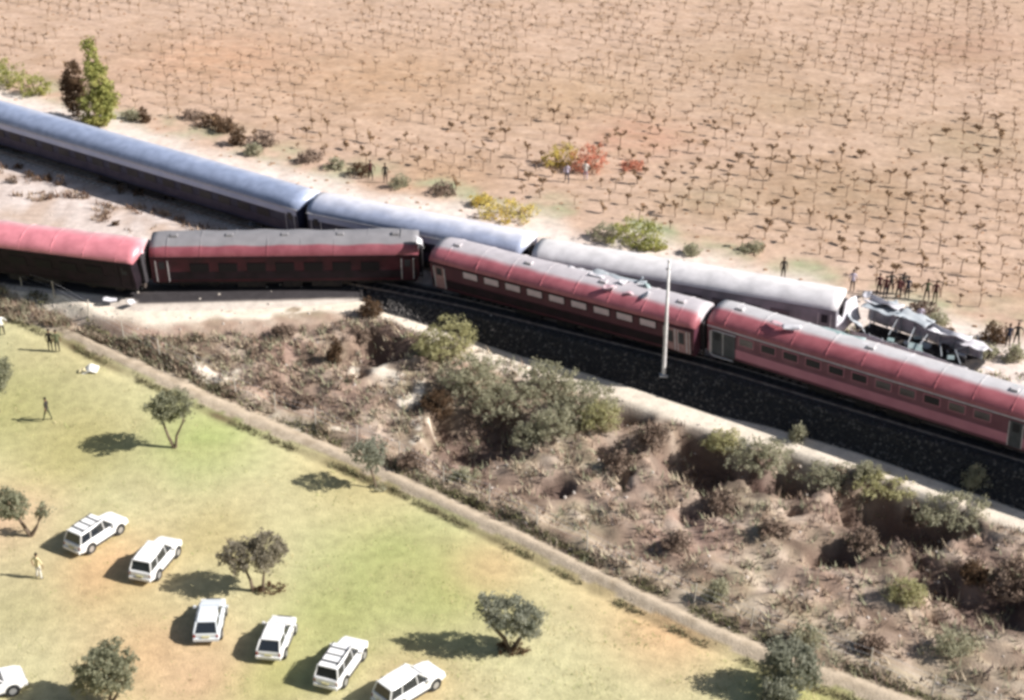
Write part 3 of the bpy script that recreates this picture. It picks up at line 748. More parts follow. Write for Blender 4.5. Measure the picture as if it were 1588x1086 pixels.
tree(g(170, 1092), [[(0, 0, 0), (.15, 0, .8), (.1, 0, 1.4)], [(.1, 0, 0), (.5, 0, .7), (.7, 0, 1.2)]],
     [((.1, 0, 2.4), 1.3, 1.2, 1.15), ((-.9, 0, 1.5), .9, .8, .6), ((.6, 0, 1.7), .8, .8, .7)], M_OLIVE, 'bushy olive tree at the bottom edge right of the half hidden car', clumps=150, per=28)
tree(g(583, 758), [[(0, 0, 0), (-.1, 0, .8), (-.35, 0, 1.7), (-.45, 0, 2.2)]], [((-.45, 0, 2.7), 1.15, 1.0, .75), ((-.1, 0, 1.8), .6, .5, .5)], M_OLIVEB, 'small thin tree leaning beside the dirt path', clumps=60, per=20, tr=.09)
mb = MB(); leaves(mb, [((0, 0, .15), .7, .5, .25)], 20, 18, .14, .2); o = mb.build('ground_shrub', M_SAGE); o.location = g(585, 760); tag(o, 'low green tuft at the foot of the small thin path tree', 'shrub')
tree(g(1225, 1072), [[(0, 0, 0), (-.1, 0, .8), (.1, 0, 1.5)]], [((0, 0, 1.6), 1.4, 1.3, 1.2), ((-.6, 0, 2.6), .7, .8, .7), ((.8, 0, 2.2), .6, .7, .6)], M_OLIVEB, 'dense grey green tree growing over the path at lower right', clumps=150, per=26)
tree(g(1205, 1100), [[(0, 0, 0), (0, 0, .5)]], [((0, 0, .9), .9, .8, .8)], M_OLIVEB, 'rounded grey green bush at the bottom edge below the path tree', name='shrub', cat='shrub', clumps=70, per=24)

# far side trees and shrubs
tree(g(152, 196), [[(0, 0, 0), (0, 0, 2), (0, 0, 4)]], [((.1, 0, 1.6), 1.5, 1.3, 1.6), ((.35, 0, 4.0), 1.25, 1.1, 2.0), ((.1, 0, 6.5), .65, .7, 1.9), ((.75, 0, 2.4), 1.1, 1.0, 1.7)], M_YG, 'tall pointed yellow green tree beyond the blue train', clumps=210, per=26, size=.24, cr=.42)
tree(g(122, 184), [[(0, 0, 0), (0, 0, 2), (-.2, 0, 3.4)]], [((-.1, 0, 2.2), 1.15, 1.0, 1.8), ((-.05, 0, 4.2), .75, .8, 1.3), ((-.7, 0, 3.2), .5, .6, 1.1)], M_BROWNL, 'dark brown leaved tree left of the pointed yellow green tree', clumps=120, per=24, size=.22, cr=.4)
def shrub(px, py, rx, rz, m, label, n=40, size=.18, group='shrubs beyond the tracks', cr=.34, per=20, lift=.55, name='shrub', ry=None):
    ry = ry or rx * .8
    p = g(px, py); root = empty(name, p, 0, label, 'shrub', group)
    mb = MB()
    for _ in range(5):
        t = Vector((random.uniform(-.6, .6) * rx, random.uniform(-.5, .5) * ry, rz * random.uniform(.8, 1.3))); mb.tube([(0, 0, -.1), t * .5 + rnd_dir() * .08, t], [.05, .035, .015], 4, cap=False)
    mb.build('stem', M_BARK, root)
    k = random.uniform(-.3, .3) * rx
    bl = [((0, 0, rz * lift), rx, ry, rz * .8), ((k, 0, rz * (lift + .45)), rx * .6, ry * .6, rz * .55), ((-k * 1.6, .1, rz * .35), rx * .7, ry * .7, rz * .4)]
    mb = MB(); leaves(mb, bl, n, per, size, cr); mb.build('foliage', m, root); return root
FAR = [(330, 196, 1.6, .8, M_BROWNL, 'broad brown shrub, leftmost of the brown ones beyond the blue train'), (410, 225, 1.5, .9, M_TWIG, 'broad twiggy shrub right of the dark brown clump'), (300, 185, 1.2, .6, M_TWIG, 'low twiggy shrub left of the broad brown one'), (480, 250, 1.3, .7, M_TWIG, 'twiggy shrub just above the dark joint of the blue train'), (560, 272, 1.2, .7, M_BROWNL, 'brown shrub above the second blue coach'), (690, 300, 1.4, .6, M_TWIG, 'twiggy shrub left of the yellow ones'), (1430, 490, 1.1, .7, M_TWIG, 'twiggy bush behind the torn white roof'), (1540, 530, 1.0, 1.0, M_BROWNL, 'dark bush near the right edge beyond the wreck'), (1450, 505, .9, .7, M_SAGE, 'sage tuft right of the torn white roof'), (12, 134, 2.2, 1.9, M_YG, 'yellow green shrub at the upper left edge'), (56, 146, 1.8, 1.4, M_YG, 'lower yellow green shrub between edge shrub and brown leaved tree'),
       (350, 205, 1.2, .9, M_BROWNL, 'brown shrub beyond the blue train, left of a darker clump'), (368, 225, 1.0, 1.1, M_BROWNL, 'dark clump of brown shrub hard against the blue roof'),
       (395, 240, .9, .8, M_SAGE, 'grey green shrub right of the dark brown clump'), (225, 190, .5, 1.0, M_BROWNL, 'thin brown bush right of the pointed tree'),
       (205, 185, .9, .6, M_SAGE, 'low pale shrub just right of the pointed tree'), (520, 262, 1.0, .6, M_SAGE, 'low sage shrub above the second blue coach'), (620, 290, 1.0, .7, M_SAGE, 'brown tinged sage shrub above the lavender roof'),
       (790, 338, 2.5, .9, M_YEL, 'broad yellow shrub beyond the lavender roof'), (745, 318, 1.2, .6, M_YEL, 'smaller yellow shrub left of the broad yellow one'),
       (870, 258, 1.6, 1.3, M_YEL, 'bright yellow bush out in the vineyard'), (914, 264, 1.7, 1.6, M_PINKL, 'rose red bush beside the bright yellow bush'), (980, 262, 1.3, .45, M_PINKL, 'low rose bush spreading right of the rose red one'),
       (985, 380, 2.2, 1.5, M_YG, 'lime green shrub above the white pole'), (935, 370, 1.5, .8, M_SAGE, 'pale sage shrub left of the lime green one'), (1010, 388, 1.0, .7, M_YG, 'small lime shrub touching the top of the white pole'),
       (1075, 395, .9, .5, M_SAGE, 'low sage shrub right of the white pole top'), (1170, 390, 1.1, .5, M_SAGE, 'low green shrub in the field edge past the pole'), (1495, 545, .9, .8, M_SAGE, 'green shrub beyond the wreck, left one of three'),
       (1530, 555, .8, .7, M_SAGE, 'green shrub beyond the wreck, middle one of three'), (1572, 560, .8, .9, M_SAGE, 'green shrub beyond the wreck, at the right edge'), (1468, 525, .6, .6, M_BROWNL, 'brown bush right of the wreck'), (1500, 585, 1.0, .4, M_SAGE, 'low green growth along the red roof near the right edge')]
for px, py, rx, rz, m, lb in FAR: shrub(px, py, rx, rz, m, lb, n=int(28 + 22 * rx * rz))

# bank shrubs: what throws the deep shade pools
BANK = [(690, 552, 2.6, 2.0, M_SAGEY, 'largest yellow sage shrub at the top left of the bank'), (735, 602, 2.7, 1.6, M_SAGE, 'sage shrub just right of the largest yellow one'), (785, 642, 2.6, 1.5, M_SAGE, 'spreading sage shrub at the centre of the bank thicket'),
        (852, 612, 2.2, 1.7, M_SAGE, 'tall grey sage shrub against the shaded train'), (908, 644, 2.6, 1.6, M_SAGE, 'tall sage shrub right of the thicket centre'), (860, 674, 1.9, 1.3, M_SAGE, 'lower sage shrub under the tall grey one'), (930, 665, 1.6, 1.3, M_SAGEY, 'pale shrub at the right end of the thicket'),
        (680, 640, 1.3, 1.1, M_BROWNL, 'dark brown bush left of the spreading sage shrub'), (815, 690, 1.3, 1.0, M_SAGE, 'small sage bush at the foot of the thicket'), (1178, 722, 2.4, 1.15, M_SAGE, 'olive shrub hiding the middle shade hollow'),
        (1120, 694, 1.5, .8, M_SAGEY, 'small yellow shrub at the upper lip of the middle hollow'), (1010, 690, 1.3, 1.1, M_TWIG, 'twiggy brown bush left of the middle hollow'), (1238, 684, .6, .8, M_SAGE, 'upright sage tuft on the pale strip'), (1292, 752, 2.2, 1.05, M_SAGE, 'olive shrub right of the middle hollow'),
        (1370, 762, 2.4, .7, M_SAGEY, 'bright yellow grass clump on the pale strip'), (1345, 742, 1.0, .7, M_SAGE, 'small sage tuft above the bright yellow clump'), (1478, 806, 2.5, 1.1, M_SAGE, 'olive shrub above the right hand hollow'), (1512, 752, .9, .9, M_SAGE, 'pale tuft at the edge of the train shade near the right'),
        (1425, 815, 1.2, 1.0, M_TWIG, 'twiggy bush down in the right hand hollow'), (1335, 850, 1.1, .9, M_TWIG, 'brown bush beside the small round hollow'), (1570, 930, 1.9, 1.7, M_TWIG, 'large dark brown bush at the right edge'), (1510, 900, .9, .8, M_BROWNL, 'small dark bush left of the large brown one'),
        (1112, 935, .8, 1.1, M_SAGE, 'pale sapling beside the path fence'), (1250, 1000, 1.0, .9, M_SAGE, 'grey sage bush behind the dense path tree'), (1120, 790, 1.2, .9, M_TWIG, 'brown bush in mid bank below the middle hollow'), (1200, 830, 1.0, .7, M_TWIG, 'low brown bush in the middle of the lower bank'),
        (520, 560, .5, 1.0, M_BROWNL, 'thin dark bush on the bare brown bank'), (560, 530, 1.0, .6, M_TWIG, 'low twiggy bush left of the first shade hollow'), (440, 520, .8, .5, M_TWIG, 'low twiggy bush under the leaning coach'), (960, 730, 1.2, .9, M_TWIG, 'twiggy bush below the right end of the thicket'),
        (470, 630, 1.0, .5, M_TWIG, 'low twiggy bush near the path, left part'), (640, 720, 1.1, .6, M_TWIG, 'low twiggy bush near the path by the small thin tree'), (720, 745, 1.0, .6, M_SAGE, 'small green bush halfway along the lower bank'), (1050, 850, 1.1, .7, M_TWIG, 'brown bush low on the bank above the path bend'), (1405, 930, 1.3, .8, M_SAGEY, 'yellowish bush low on the right bank'), (1480, 1010, 1.4, .8, M_SAGE, 'wide sage bush at lower right of the bank'), (1350, 1010, 1.0, .7, M_TWIG, 'brown bush by the path end'), (575, 490, .9, .9, M_BROWNL, 'dark bush at the crest by the coach wheels')]
for px, py, rx, rz, m, lb in BANK: shrub(px, py, rx * .95, rz * 1.0, m, lb, n=int(40 + 40 * rx * rz), size=.15, group='shrubs on the railway bank', cr=.3, per=22)
for k, (px, py, s) in enumerate([(20, 285, .6), (45, 275, .5), (95, 288, .7), (75, 280, .4), (165, 285, .8), (185, 300, .6), (215, 305, .5), (270, 310, .5), (30, 262, .4), (180, 350, .35)]):
    shrub(px, py, s, s * .9, M_BROWNL, ['dark weed at the left edge of the dusty track bed', 'small weed next to the left edge weed', 'dark weed left of the two big central weeds', 'tiny weed near the left group', 'biggest dark weed in the middle of the dusty track bed', 'dark weed just right of the biggest one', 'small weed right of the middle pair', 'lone weed in the right part of the dusty track bed', 'tiny weed close under the blue coach at left', 'tiny weed just above the rose red coach'][k], n=16, size=.13, group='weeds on the dusty track bed', cr=.2, per=14)

# scrub: uncountable dry grass and twigs over the bank
def tufts(name, n, mats, region, hmin, hmax, w0, blades=7, spread=.5):
    mb = MB()
    for _ in range(n):
        r = region()
        if r is None: continue
        x, y = r; z = height(x, y) - .03; mi = random.randrange(len(mats)); k = random.uniform(.7, 1.4)
        for _ in range(blades):
            t = random.uniform(0, 2 * math.pi); w = w0 * random.uniform(.6, 1.7); bx, by = x + random.uniform(-1, 1) * spread * .5, y + random.uniform(-1, 1) * spread * .5
            hh = random.uniform(hmin, hmax) * k; ln = random.uniform(.2, 1.3) * hh
            dx, dy = math.cos(t), math.sin(t)
            mb.add([(bx - dy * w, by + dx * w, z), (bx + dy * w, by - dx * w, z), (bx + dx * ln, by + dy * ln, z + hh)], [(0, 1, 2)], mi)
    o = mb.build(name, mats); o['kind'] = 'stuff'; return o
def r_bank():
    x = random.uniform(-42, 32); eb, pa = interp(E_BOT, x), interp(PATH, x)
    y = random.uniform(pa + .9, eb - 2.7)
    if nz(x, y, 2.2, 6) + random.uniform(-.35, .35) < -.15: return None
    return (x, y) if y > 60 else None
tag(tufts('dry_scrub_grass', 8500, [mat('dry_grass', (.44, .36, .26), .9), mat('brown_stalks', (.27, .19, .135), .9), mat('sage_grass', (.30, .29, .19), .9), mat('dark_stalks', (.13, .09, .075), .9)], r_bank, .16, .48, .035), 'dry brown and straw coloured scrub covering the bank', 'scrub')
def r_pathedge():
    x = random.uniform(-42, 32); pa = interp(PATH, x); s = random.choice((-1.25, 1.25, 1.6)); y = pa + s + random.gauss(0, .15)
    if nz(x, y, 3.0, 16) < -.12: return None
    return (x, y)
tag(tufts('path_edge_weeds', 3800, [mat('weed_dark', (.10, .085, .045), .9), mat('weed_olive', (.19, .18, .09), .9)], r_pathedge, .08, .26, .03), 'dark weeds in ragged lines along both edges of the dirt path', 'weeds')
def r_far():
    x = random.uniform(-62, 40); y = interp(T2, x) + random.choice((3.2, 5.5, 7.0)) + random.gauss(0, .8)
    if nz(x, y, 3.0, 26) < .0: return None
    return (x, y)
tag(tufts('trackside_weeds', 3000, [mat('weed_pale', (.30, .29, .17), .9), mat('weed_brown', (.17, .11, .07), .9)], r_far, .12, .4, .04), 'pale weeds along the far side of the tracks', 'weeds')
def r_bed():
    x = random.uniform(-60, -13); y = random.uniform(interp(T1, x) - 2.5, interp(T1, x) + 2.6)
    return (x, y) if nz(x, y, 2.0, 36) > .12 else None
tag(tufts('track_bed_brush', 1500, [mat('brush_brown', (.15, .09, .06), .9), mat('brush_tan', (.34, .25, .18), .9)], r_bed, .15, .5, .05), 'dry brown brush on the dusty ground between the two trains', 'brush')
def r_lawn():
    x = random.uniform(-36, 20); y = random.uniform(60, interp(PATH, x) - 2)
    return (x, y) if nz(x, y, 1.8, 46) > .0 else None
tag(tufts('lawn_grass_tufts', 6000, [mat('lawn_green', (.26, .29, .11), .9), mat('lawn_straw', (.47, .40, .22), .9)], r_lawn, .05, .12, .03, blades=4), 'short green and straw grass tufts on the paddock lawn', 'grass')
mb = MB()
for _ in range(4200):
    x = random.uniform(-11, 33); t1, _t, eb, _p = zones(x, 0)
    y = random.uniform(eb - .1, t1 - 1.2); z = height(x, y); q = random.uniform(.06, .15)
    mb.box((x, y, z + q * .2), (q * 1.6, q * 1.3, q), M=Matrix.Rotation(random.uniform(0, 3), 3, 'Z'), taper=.55, mi=random.choice((0, 0, 0, 1)))
tag(mb.build('ballast_stones', [mat('ballast_dark', (.05, .046, .045), .9), mat('ballast_grey', (.11, .10, .095), .9)]), 'dark coarse ballast stones on the slope below the red train', 'ballast', kind='stuff')
# stones on the bank and ballast
M_STONE = mat('stone_pale', (.42, .36, .31), .9, (.55, .49, .44), 3.0)
mb = MB()
for _ in range(500):
    x = random.uniform(-45, 32); eb, pa = interp(E_BOT, x), interp(PATH, x)
    y = random.uniform(pa + 1, eb) if (random.random() < .55 or x > -12) else random.uniform(eb, interp(T1, x) + 9)
    s = random.uniform(.04, .12); z = height(x, y)
    mb.box((x, y, z + s * .2), (s * 2, s * 1.5, s), M=Matrix.Rotation(random.uniform(0, 3), 3, 'Z'), taper=.6)
o = mb.build('loose_stones', M_STONE); tag(o, 'loose pale stones strewn over ballast and bank', 'stones', kind='stuff')

# ------------------------------------------------------------------ fence along the path
fr_ = empty('wire_fence', on_ground(900, 870), 0, 'thin wire fence with pale posts on the upper side of the dirt path', 'fence')
M_POST = mat('fence_post', (.50, .46, .40), .8, (.36, .32, .27), 6)
mb = MB(); mb.tube([(0, 0, -.1), (0, 0, 1.35)], [.05, .04], 6); first = mb.build('post', M_POST, fr_)
x = -42.0; k = 0; tops = []
while x < 32:
    y = interp(PATH, x) + 1.9; z = height(x, y); o = first if k == 0 else link_copy(first, 'post', fr_)
    o.location = Vector((x, y, z)) - fr_.location; o.rotation_euler = (random.uniform(-.05, .05), random.uniform(-.05, .05), 0); tops.append(Vector((x, y, z)) - fr_.location); x += 2.9; k += 1
for hh in (.45, .85, 1.25):
    mb = MB(); mb.tube([t + Vector((0, 0, hh)) for t in tops], .006, 3); mb.build('wire', M_SILV, fr_)

# ------------------------------------------------------------------ vineyard
M_VINE = mat('vine_wood', (.18, .125, .085), .9, (.27, .195, .14), 5)
M_VL = leafmat('vine_leaf_brown', (.27, .175, .105), (.36, .25, .15), .2, 2.0)
def vine_shape(mb, o, k, leafn):
    h = random.uniform(.45, .95) * k; a = random.uniform(-.35, .35) + R(-33)
    top = Vector((random.uniform(-.08, .08), 0, h))
    mb.tube([o, o + top * .55 + Vector((random.uniform(-.05, .05), 0, 0)), o + top], [.045, .04, .035], 4, cap=False)
    for s in (-1, 1):
        ln = random.uniform(.1, .6) * k; d = Vector((math.cos(a), math.sin(a), 0)) * s
        m1 = o + top + d * ln * .5 + Vector((0, 0, random.uniform(.05, .25))); e = o + top + d * ln + Vector((0, 0, random.uniform(-.12, .4)))
        mb.tube([o + top, m1, e], [.035, .025, .01], 3, cap=False)
        for _ in range(leafn):
            t = random.random(); p = (o + top).lerp(e, t) + Vector((random.uniform(-.1, .1), random.uniform(-.15, .15), random.uniform(-.1, .16)))
            u = rnd_dir(); v = u.orthogonal().normalized(); w = u.cross(v); s2 = random.uniform(.06, .13)
            mb.add([p - v * s2, p + w * s2, p + v * s2, p - w * s2], [(0, 1, 2, 3)], 1)
protos = []
for k in range(9):
    mb = MB(); vine_shape(mb, Vector((0, 0, -.05)), random.uniform(.85, 1.2), random.choice((3, 6, 12, 20)))
    me = mb.build('vine', [M_VINE, M_VL]); protos.append(me)
spots = []
ang = R(-33); ca, sa = math.cos(ang), math.sin(ang)
for i in range(-90, 90):
    for j in range(-30, 70):
        u, v = i * 1.55 + random.gauss(0, .16), j * 2.3 + random.gauss(0, .10)
        if j % 2: u += .8
        x, y = u * ca - v * sa, 110 + u * sa + v * ca
        if y < interp(T2, x) + 16.0 or y > 196: continue
        if abs(x) > y * .335 + 3: continue
        if random.random() < .14 or (nz(x, y, 9, 40) < -.12 and random.random() < .6): continue
        if abs(x + 28) < 22 and random.random() < .25: continue
        spots.append((x, y))
spots.sort(key=lambda p: p[1] - abs(p[0]) * .0)
inview = [p for p in spots if abs(p[0]) < p[1] * .32]
near = inview[:298]; ns = set(near)
for k, (x, y) in enumerate(near):
    src = protos[k % 9]
    if k < 9: o = src
    else: o = link_copy(src, 'vine')
    o.location = (x, y, height(x, y)); o.rotation_euler = (0, 0, random.uniform(-.4, .4)); s = random.uniform(.65, 1.25); o.scale = (s, s, s)
    tag(o, 'small bare brown vine in the tan field beyond the trains', 'vine', 'vines planted in the tan field')
mb = MB()
for x, y in spots:
    if (x, y) in ns: continue
    vine_shape(mb, Vector((x, y, height(x, y) - .05)), random.uniform(.85, 1.25), 4)
tag(mb.build('distant_vines', [mat('vine_wood_pale', (.27, .195, .14), .9), M_VL]), 'far vines across the upper part of the tan field', 'vines', kind='stuff')
mb = MB()
for _ in range(2600):      # clods and dead leaves in the field
    x = random.uniform(-62, 62); y = interp(T2, x) + random.uniform(5, 85); z = height(x, y); s = random.uniform(.05, .17)
    mb.box((x, y, z + s * .2), (s * 2.6, s * 1.3, s * .8), M=Matrix.Rotation(random.uniform(-.4, .4), 3, 'Z'), taper=.5, mi=random.choice((0, 0, 1)))
tag(mb.build('field_clods', [mat('clod', (.40, .26, .17), .95, (.30, .19, .12), 3), mat('dead_leaf', (.24, .14, .08), .95)]), 'clods and dead leaves scattered over the tan field', 'clods', kind='stuff')

# ------------------------------------------------------------------ cars
M_WHITE = mat('car_white', (.80, .80, .80), .28, (.74, .73, .71), 1.2, spec=.5)
M_CGLASS = mat('car_glass', (.02, .024, .03), .08, spec=.7)
M_TYRE = mat('tyre', (.02, .02, .02), .9); M_RIM = mat('rim', (.45, .45, .47), .35, metal=.6)
M_BLK = mat('black_plastic', (.025, .025, .027), .6); M_LRED = mat('tail_lamp', (.30, .03, .03), .25, spec=.6); M_LWH = mat('head_lamp', (.75, .75, .72), .15, spec=.7)
M_PLATE = mat('number_plate', (.65, .6, .35), .5)
def loft(mb, secs, mi=0):
    """secs: list of (x, [(y,z)...]) closed loops"""
    n = len(secs[0][1]); vs = []; fs = []
    for x, lp in secs:
        for y, z in lp: vs.append((x, y, z))
    for k in range(len(secs) - 1):
        for q in range(n): fs.append((k * n + q, k * n + (q + 1) % n, (k + 1) * n + (q + 1) % n, (k + 1) * n + q))
    fs.append(tuple(reversed(range(n)))); fs.append(tuple(range((len(secs) - 1) * n, len(secs) * n)))
    mb.add(vs, fs, mi)
def hull(w, zb, zt, r=.08, tw=None):
    tw = tw or w
    return [(-w, zb + r), (-w + r, zb), (w - r, zb), (w, zb + r), (w, (zb + zt) * .5), (tw, zt - r), (tw - r * 1.6, zt), (-tw + r * 1.6, zt), (-tw, zt - r), (-w, (zb + zt) * .5)]
M_SILVCAR = mat('car_silver', (.60, .64, .68), .3, (.66, .69, .71), 1.2, spec=.5)
def make_car(kind, loc, rz, label, rack=False, M_WHITE=M_WHITE):
    """+x is the front of the car"""
    root = empty('parked_car', loc, rz, label, 'car', 'white cars parked in the paddock')
    W = .87
    mb = MB()
    if kind == 'suv':
        secs = [(-2.15, hull(.74, .42, .86)), (-2.08, hull(.82, .34, .96)), (-1.4, hull(W, .28, 1.0)), (.75, hull(W, .28, 1.0)), (1.1, hull(W, .28, 1.0)), (1.75, hull(.84, .32, .94)), (2.08, hull(.76, .38, .82)), (2.15, hull(.62, .45, .72))]
        gh = [(-2.02, .99, .74), (-1.78, 1.62, .62), (.25, 1.68, .63), (1.0, .99, .74)]
    elif kind == 'hatch':
        secs = [(-1.9, hull(.70, .42, .80)), (-1.84, hull(.78, .34, .92)), (-1.2, hull(.83, .26, .94)), (.6, hull(.83, .26, .94)), (1.2, hull(.82, .28, .90)), (1.75, hull(.74, .34, .74)), (1.86, hull(.6, .42, .64))]
        gh = [(-1.86, .92, .70), (-1.35, 1.42, .58), (.1, 1.46, .58), (.95, .92, .70)]
    else:      # double cab bakkie, load bed behind
        secs = [(-2.45, hull(.80, .5, .95)), (-2.4, hull(.86, .45, 1.05)), (-.75, hull(W, .36, 1.06)), (.8, hull(W, .36, 1.04)), (1.3, hull(W, .36, 1.02)), (1.9, hull(.85, .38, .96)), (2.25, hull(.76, .42, .84)), (2.32, hull(.62, .5, .74))]
        gh = [(-.72, 1.04, .74), (-.5, 1.66, .64), (.45, 1.70, .64), (1.15, 1.03, .75)]
    loft(mb, secs); body = mb.build('body', M_WHITE, root, smooth=False)
    b = body.modifiers.new('soften', 'BEVEL'); b.width = .03; b.segments = 2; b.limit_method = 'ANGLE'; b.angle_limit = R(25)
    # glasshouse
    x0, z0_, w0 = gh[0]; x1, z1, w1 = gh[1]; x2, z2, w2 = gh[2]; x3, z3, w3 = gh[3]
    mb = MB(); vs = []
    for s in (-1, 1):
        for x, z, w in gh: vs.append((x, s * w, z - .02 if z < 1.2 else z - .05))
    mb.add(vs, [(0, 1, 2, 3), (7, 6, 5, 4), (0, 4, 5, 1), (1, 5, 6, 2), (2, 6, 7, 3), (3, 7, 4, 0)])
    mb.build('windows', M_CGLASS, root)
    mb = MB()
    loft(mb, [(x1 - .05, [(-w1 * .9, z1 - .06), (w1 * .9, z1 - .06), (w1 * .9, z1 - .02), (-w1 * .9, z1 - .02)]), (x1 + .12, [(-w1 - .03, z1 - .07), (w1 + .03, z1 - .07), (w1 - .05, z1 + .01), (-w1 + .05, z1 + .01)]),
              ((x1 + x2) / 2, [(-w2 - .03, (z1 + z2) / 2 - .06), (w2 + .03, (z1 + z2) / 2 - .06), (w2 - .05, (z1 + z2) / 2 + .03), (-w2 + .05, (z1 + z2) / 2 + .03)]),
              (x2 + .05, [(-w2 * .94, z2 - .07), (w2 * .94, z2 - .07), (w2 * .9, z2 - .02), (-w2 * .9, z2 - .02)])])
    rf = mb.build('roof', M_WHITE, root)
    for s in (-1, 1):
        def pil(a, c, r=.035):
            mb = MB(); mb.tube([a, c], r, 5); mb.build('pillar', M_WHITE, root)
        pil((x0, s * w0, z0_ - .03), (x1, s * w1, z1 - .03), .05); pil((x3, s * w3, z3 - .03), (x2, s * w2, z2 - .03), .035)
        nm = 3 if kind == 'suv' else 2
        for q in range(1, nm):
            t = q / nm; xx = x0 + (x3 - x0) * t + (.1 if q == 2 else -.1); pil((xx, s * (w0 + .005), z0_ - .03), (xx * .86 - .06, s * (w1 + .015), (z1 + z2) / 2 - .03), .035)
    # wheels
    ax = (-1.3, 1.3) if kind == 'suv' else ((-1.15, 1.15) if kind == 'hatch' else (-1.5, 1.5))
    wr_ = .36 if kind != 'hatch' else .3
    tm = MB(); tm.tube([(0, -.11, 0), (0, -.09, 0), (0, .09, 0), (0, .11, 0)], [wr_ * .9, wr_, wr_, wr_ * .9], 18)
    rm = MB(); rm.tube([(0, -.12, 0), (0, .12, 0)], wr_ * .6, 12)
    t0 = None
    for a in ax:
        for s in (-1, 1):
            if t0 is None: t0 = tm.build('wheel', M_TYRE, root); r0 = rm.build('rim', M_RIM, t0); w_ = t0
            else: w_ = link_copy(t0, 'wheel', root); link_copy(r0, 'rim', w_)
            w_.location = (a, s * .78, wr_)
            mb = MB(); mb.tube([(a, s * .66, wr_ + .02), (a, s * .885, wr_ + .02)], wr_ + .07, 16); mb.build('wheel_arch', M_BLK, root)
    xr = secs[1][0] - .03; xf = secs[-2][0]
    zt = secs[1][1][6][1]
    for s in (-1, 1):
        mb = MB(); mb.box((xr + .02, s * .68, zt - .22), (.12, .13, .2)); mb.build('tail_lamp', M_LRED, root)
        mb = MB(); mb.box((xf - .06, s * .6, zt - .26), (.2, .3, .15)); mb.build('headlight', M_LWH, root)
        mb = MB(); mb.box((x3 - .3, s * .97, z3 + .08), (.14, .2, .14), taper=.8); mb.build('mirror', M_WHITE, root)
        mb = MB(); mb.box((0, s * .875, .72), (.9, .02, .015)); mb.box((.2, s * .885, .82), (.16, .03, .03)); mb.build('door_handle', M_BLK, root)
    mb = MB(); mb.box((secs[0][0] - .03, 0, .48), (.14, 1.5, .18)); mb.build('bumper', M_SILV if kind == 'bakkie' else M_WHITE, root)
    mb = MB(); mb.box((secs[-1][0] + .0, 0, .46), (.14, 1.4, .18)); mb.build('bumper', M_WHITE, root)
    mb = MB(); mb.box((secs[-1][0] - .02, 0, .64), (.1, .9, .14)); mb.build('grille', M_BLK, root)
    mb = MB(); mb.box((secs[0][0] - .05, 0, .68), (.05, .46, .12)); mb.build('number_plate', M_PLATE, root)
    for s in (-1, 1):
        mb = MB(); mb.box((0, s * (.85 if kind == 'hatch' else .885), .36), (ax[1] - ax[0] - 2 * wr_ - .2, .05, .14)); mb.build('sill', M_BLK, root)
    if kind == 'bakkie':
        mb = MB(); mb.box((-1.55, 0, 1.075), (1.5, 1.42, .02)); mb.build('load_bed', M_BLK, root)
        mb = MB()
        for s in (-1, 1): mb.box((-1.55, s * .77, 1.10), (1.62, .09, .09))
        mb.box((-2.36, 0, 1.10), (.08, 1.5, .09)); mb.build('bed_rail', M_WHITE, root)
    if rack:
        mb = MB()
        for s in (-1, 1): mb.tube([(x1 + .2, s * .55, z1 + .09), (x2, s * .55, z2 + .09)], .03, 5)
        for q in (.2, .9, 1.6): mb.box((x1 + .2 + q * .9, 0, z1 + .09), (.06, 1.15, .04))
        mb.build('roof_rack', M_BLK, root)
    return root
CARS = [(126, 852, 'suv', 33, 'white four wheel drive highest in the row, next to the two crowned tree', True), (229, 896, 'suv', 17, 'white estate car whose rear touches the shadow of the twin crowned tree', False),
        (327, 994, 'hatch', -2, 'pale silver hatchback third from the left in the row, squarely rear on', False), (424, 1022, 'hatch', 8, 'white hatchback with a plain roof, left of the car with the roof rack', False),
        (516, 1062, 'suv', 20, 'white car with a black roof rack, second from the right in the row', True), (604, 1092, 'suv', 46, 'white estate car with a plain roof at the bottom, rightmost of the row', False),
        (-62, 1086, 'suv', 62, 'white car cut off by the bottom left corner', False)]
for px, py, kd, a, lb, rk in CARS:
    p = on_ground(px - 6, py + 6); az = R(90 - a)
    sc_ = .9
    half = 2.0 * max(.3, math.cos(R(a)))
    p = p + Vector((math.cos(az), math.sin(az), 0)) * 1.6; p.z = height(p.x, p.y)
    make_car(kd, p, az, lb, rk, M_SILVCAR if 'silver' in lb else M_WHITE).scale = (sc_, sc_, sc_)

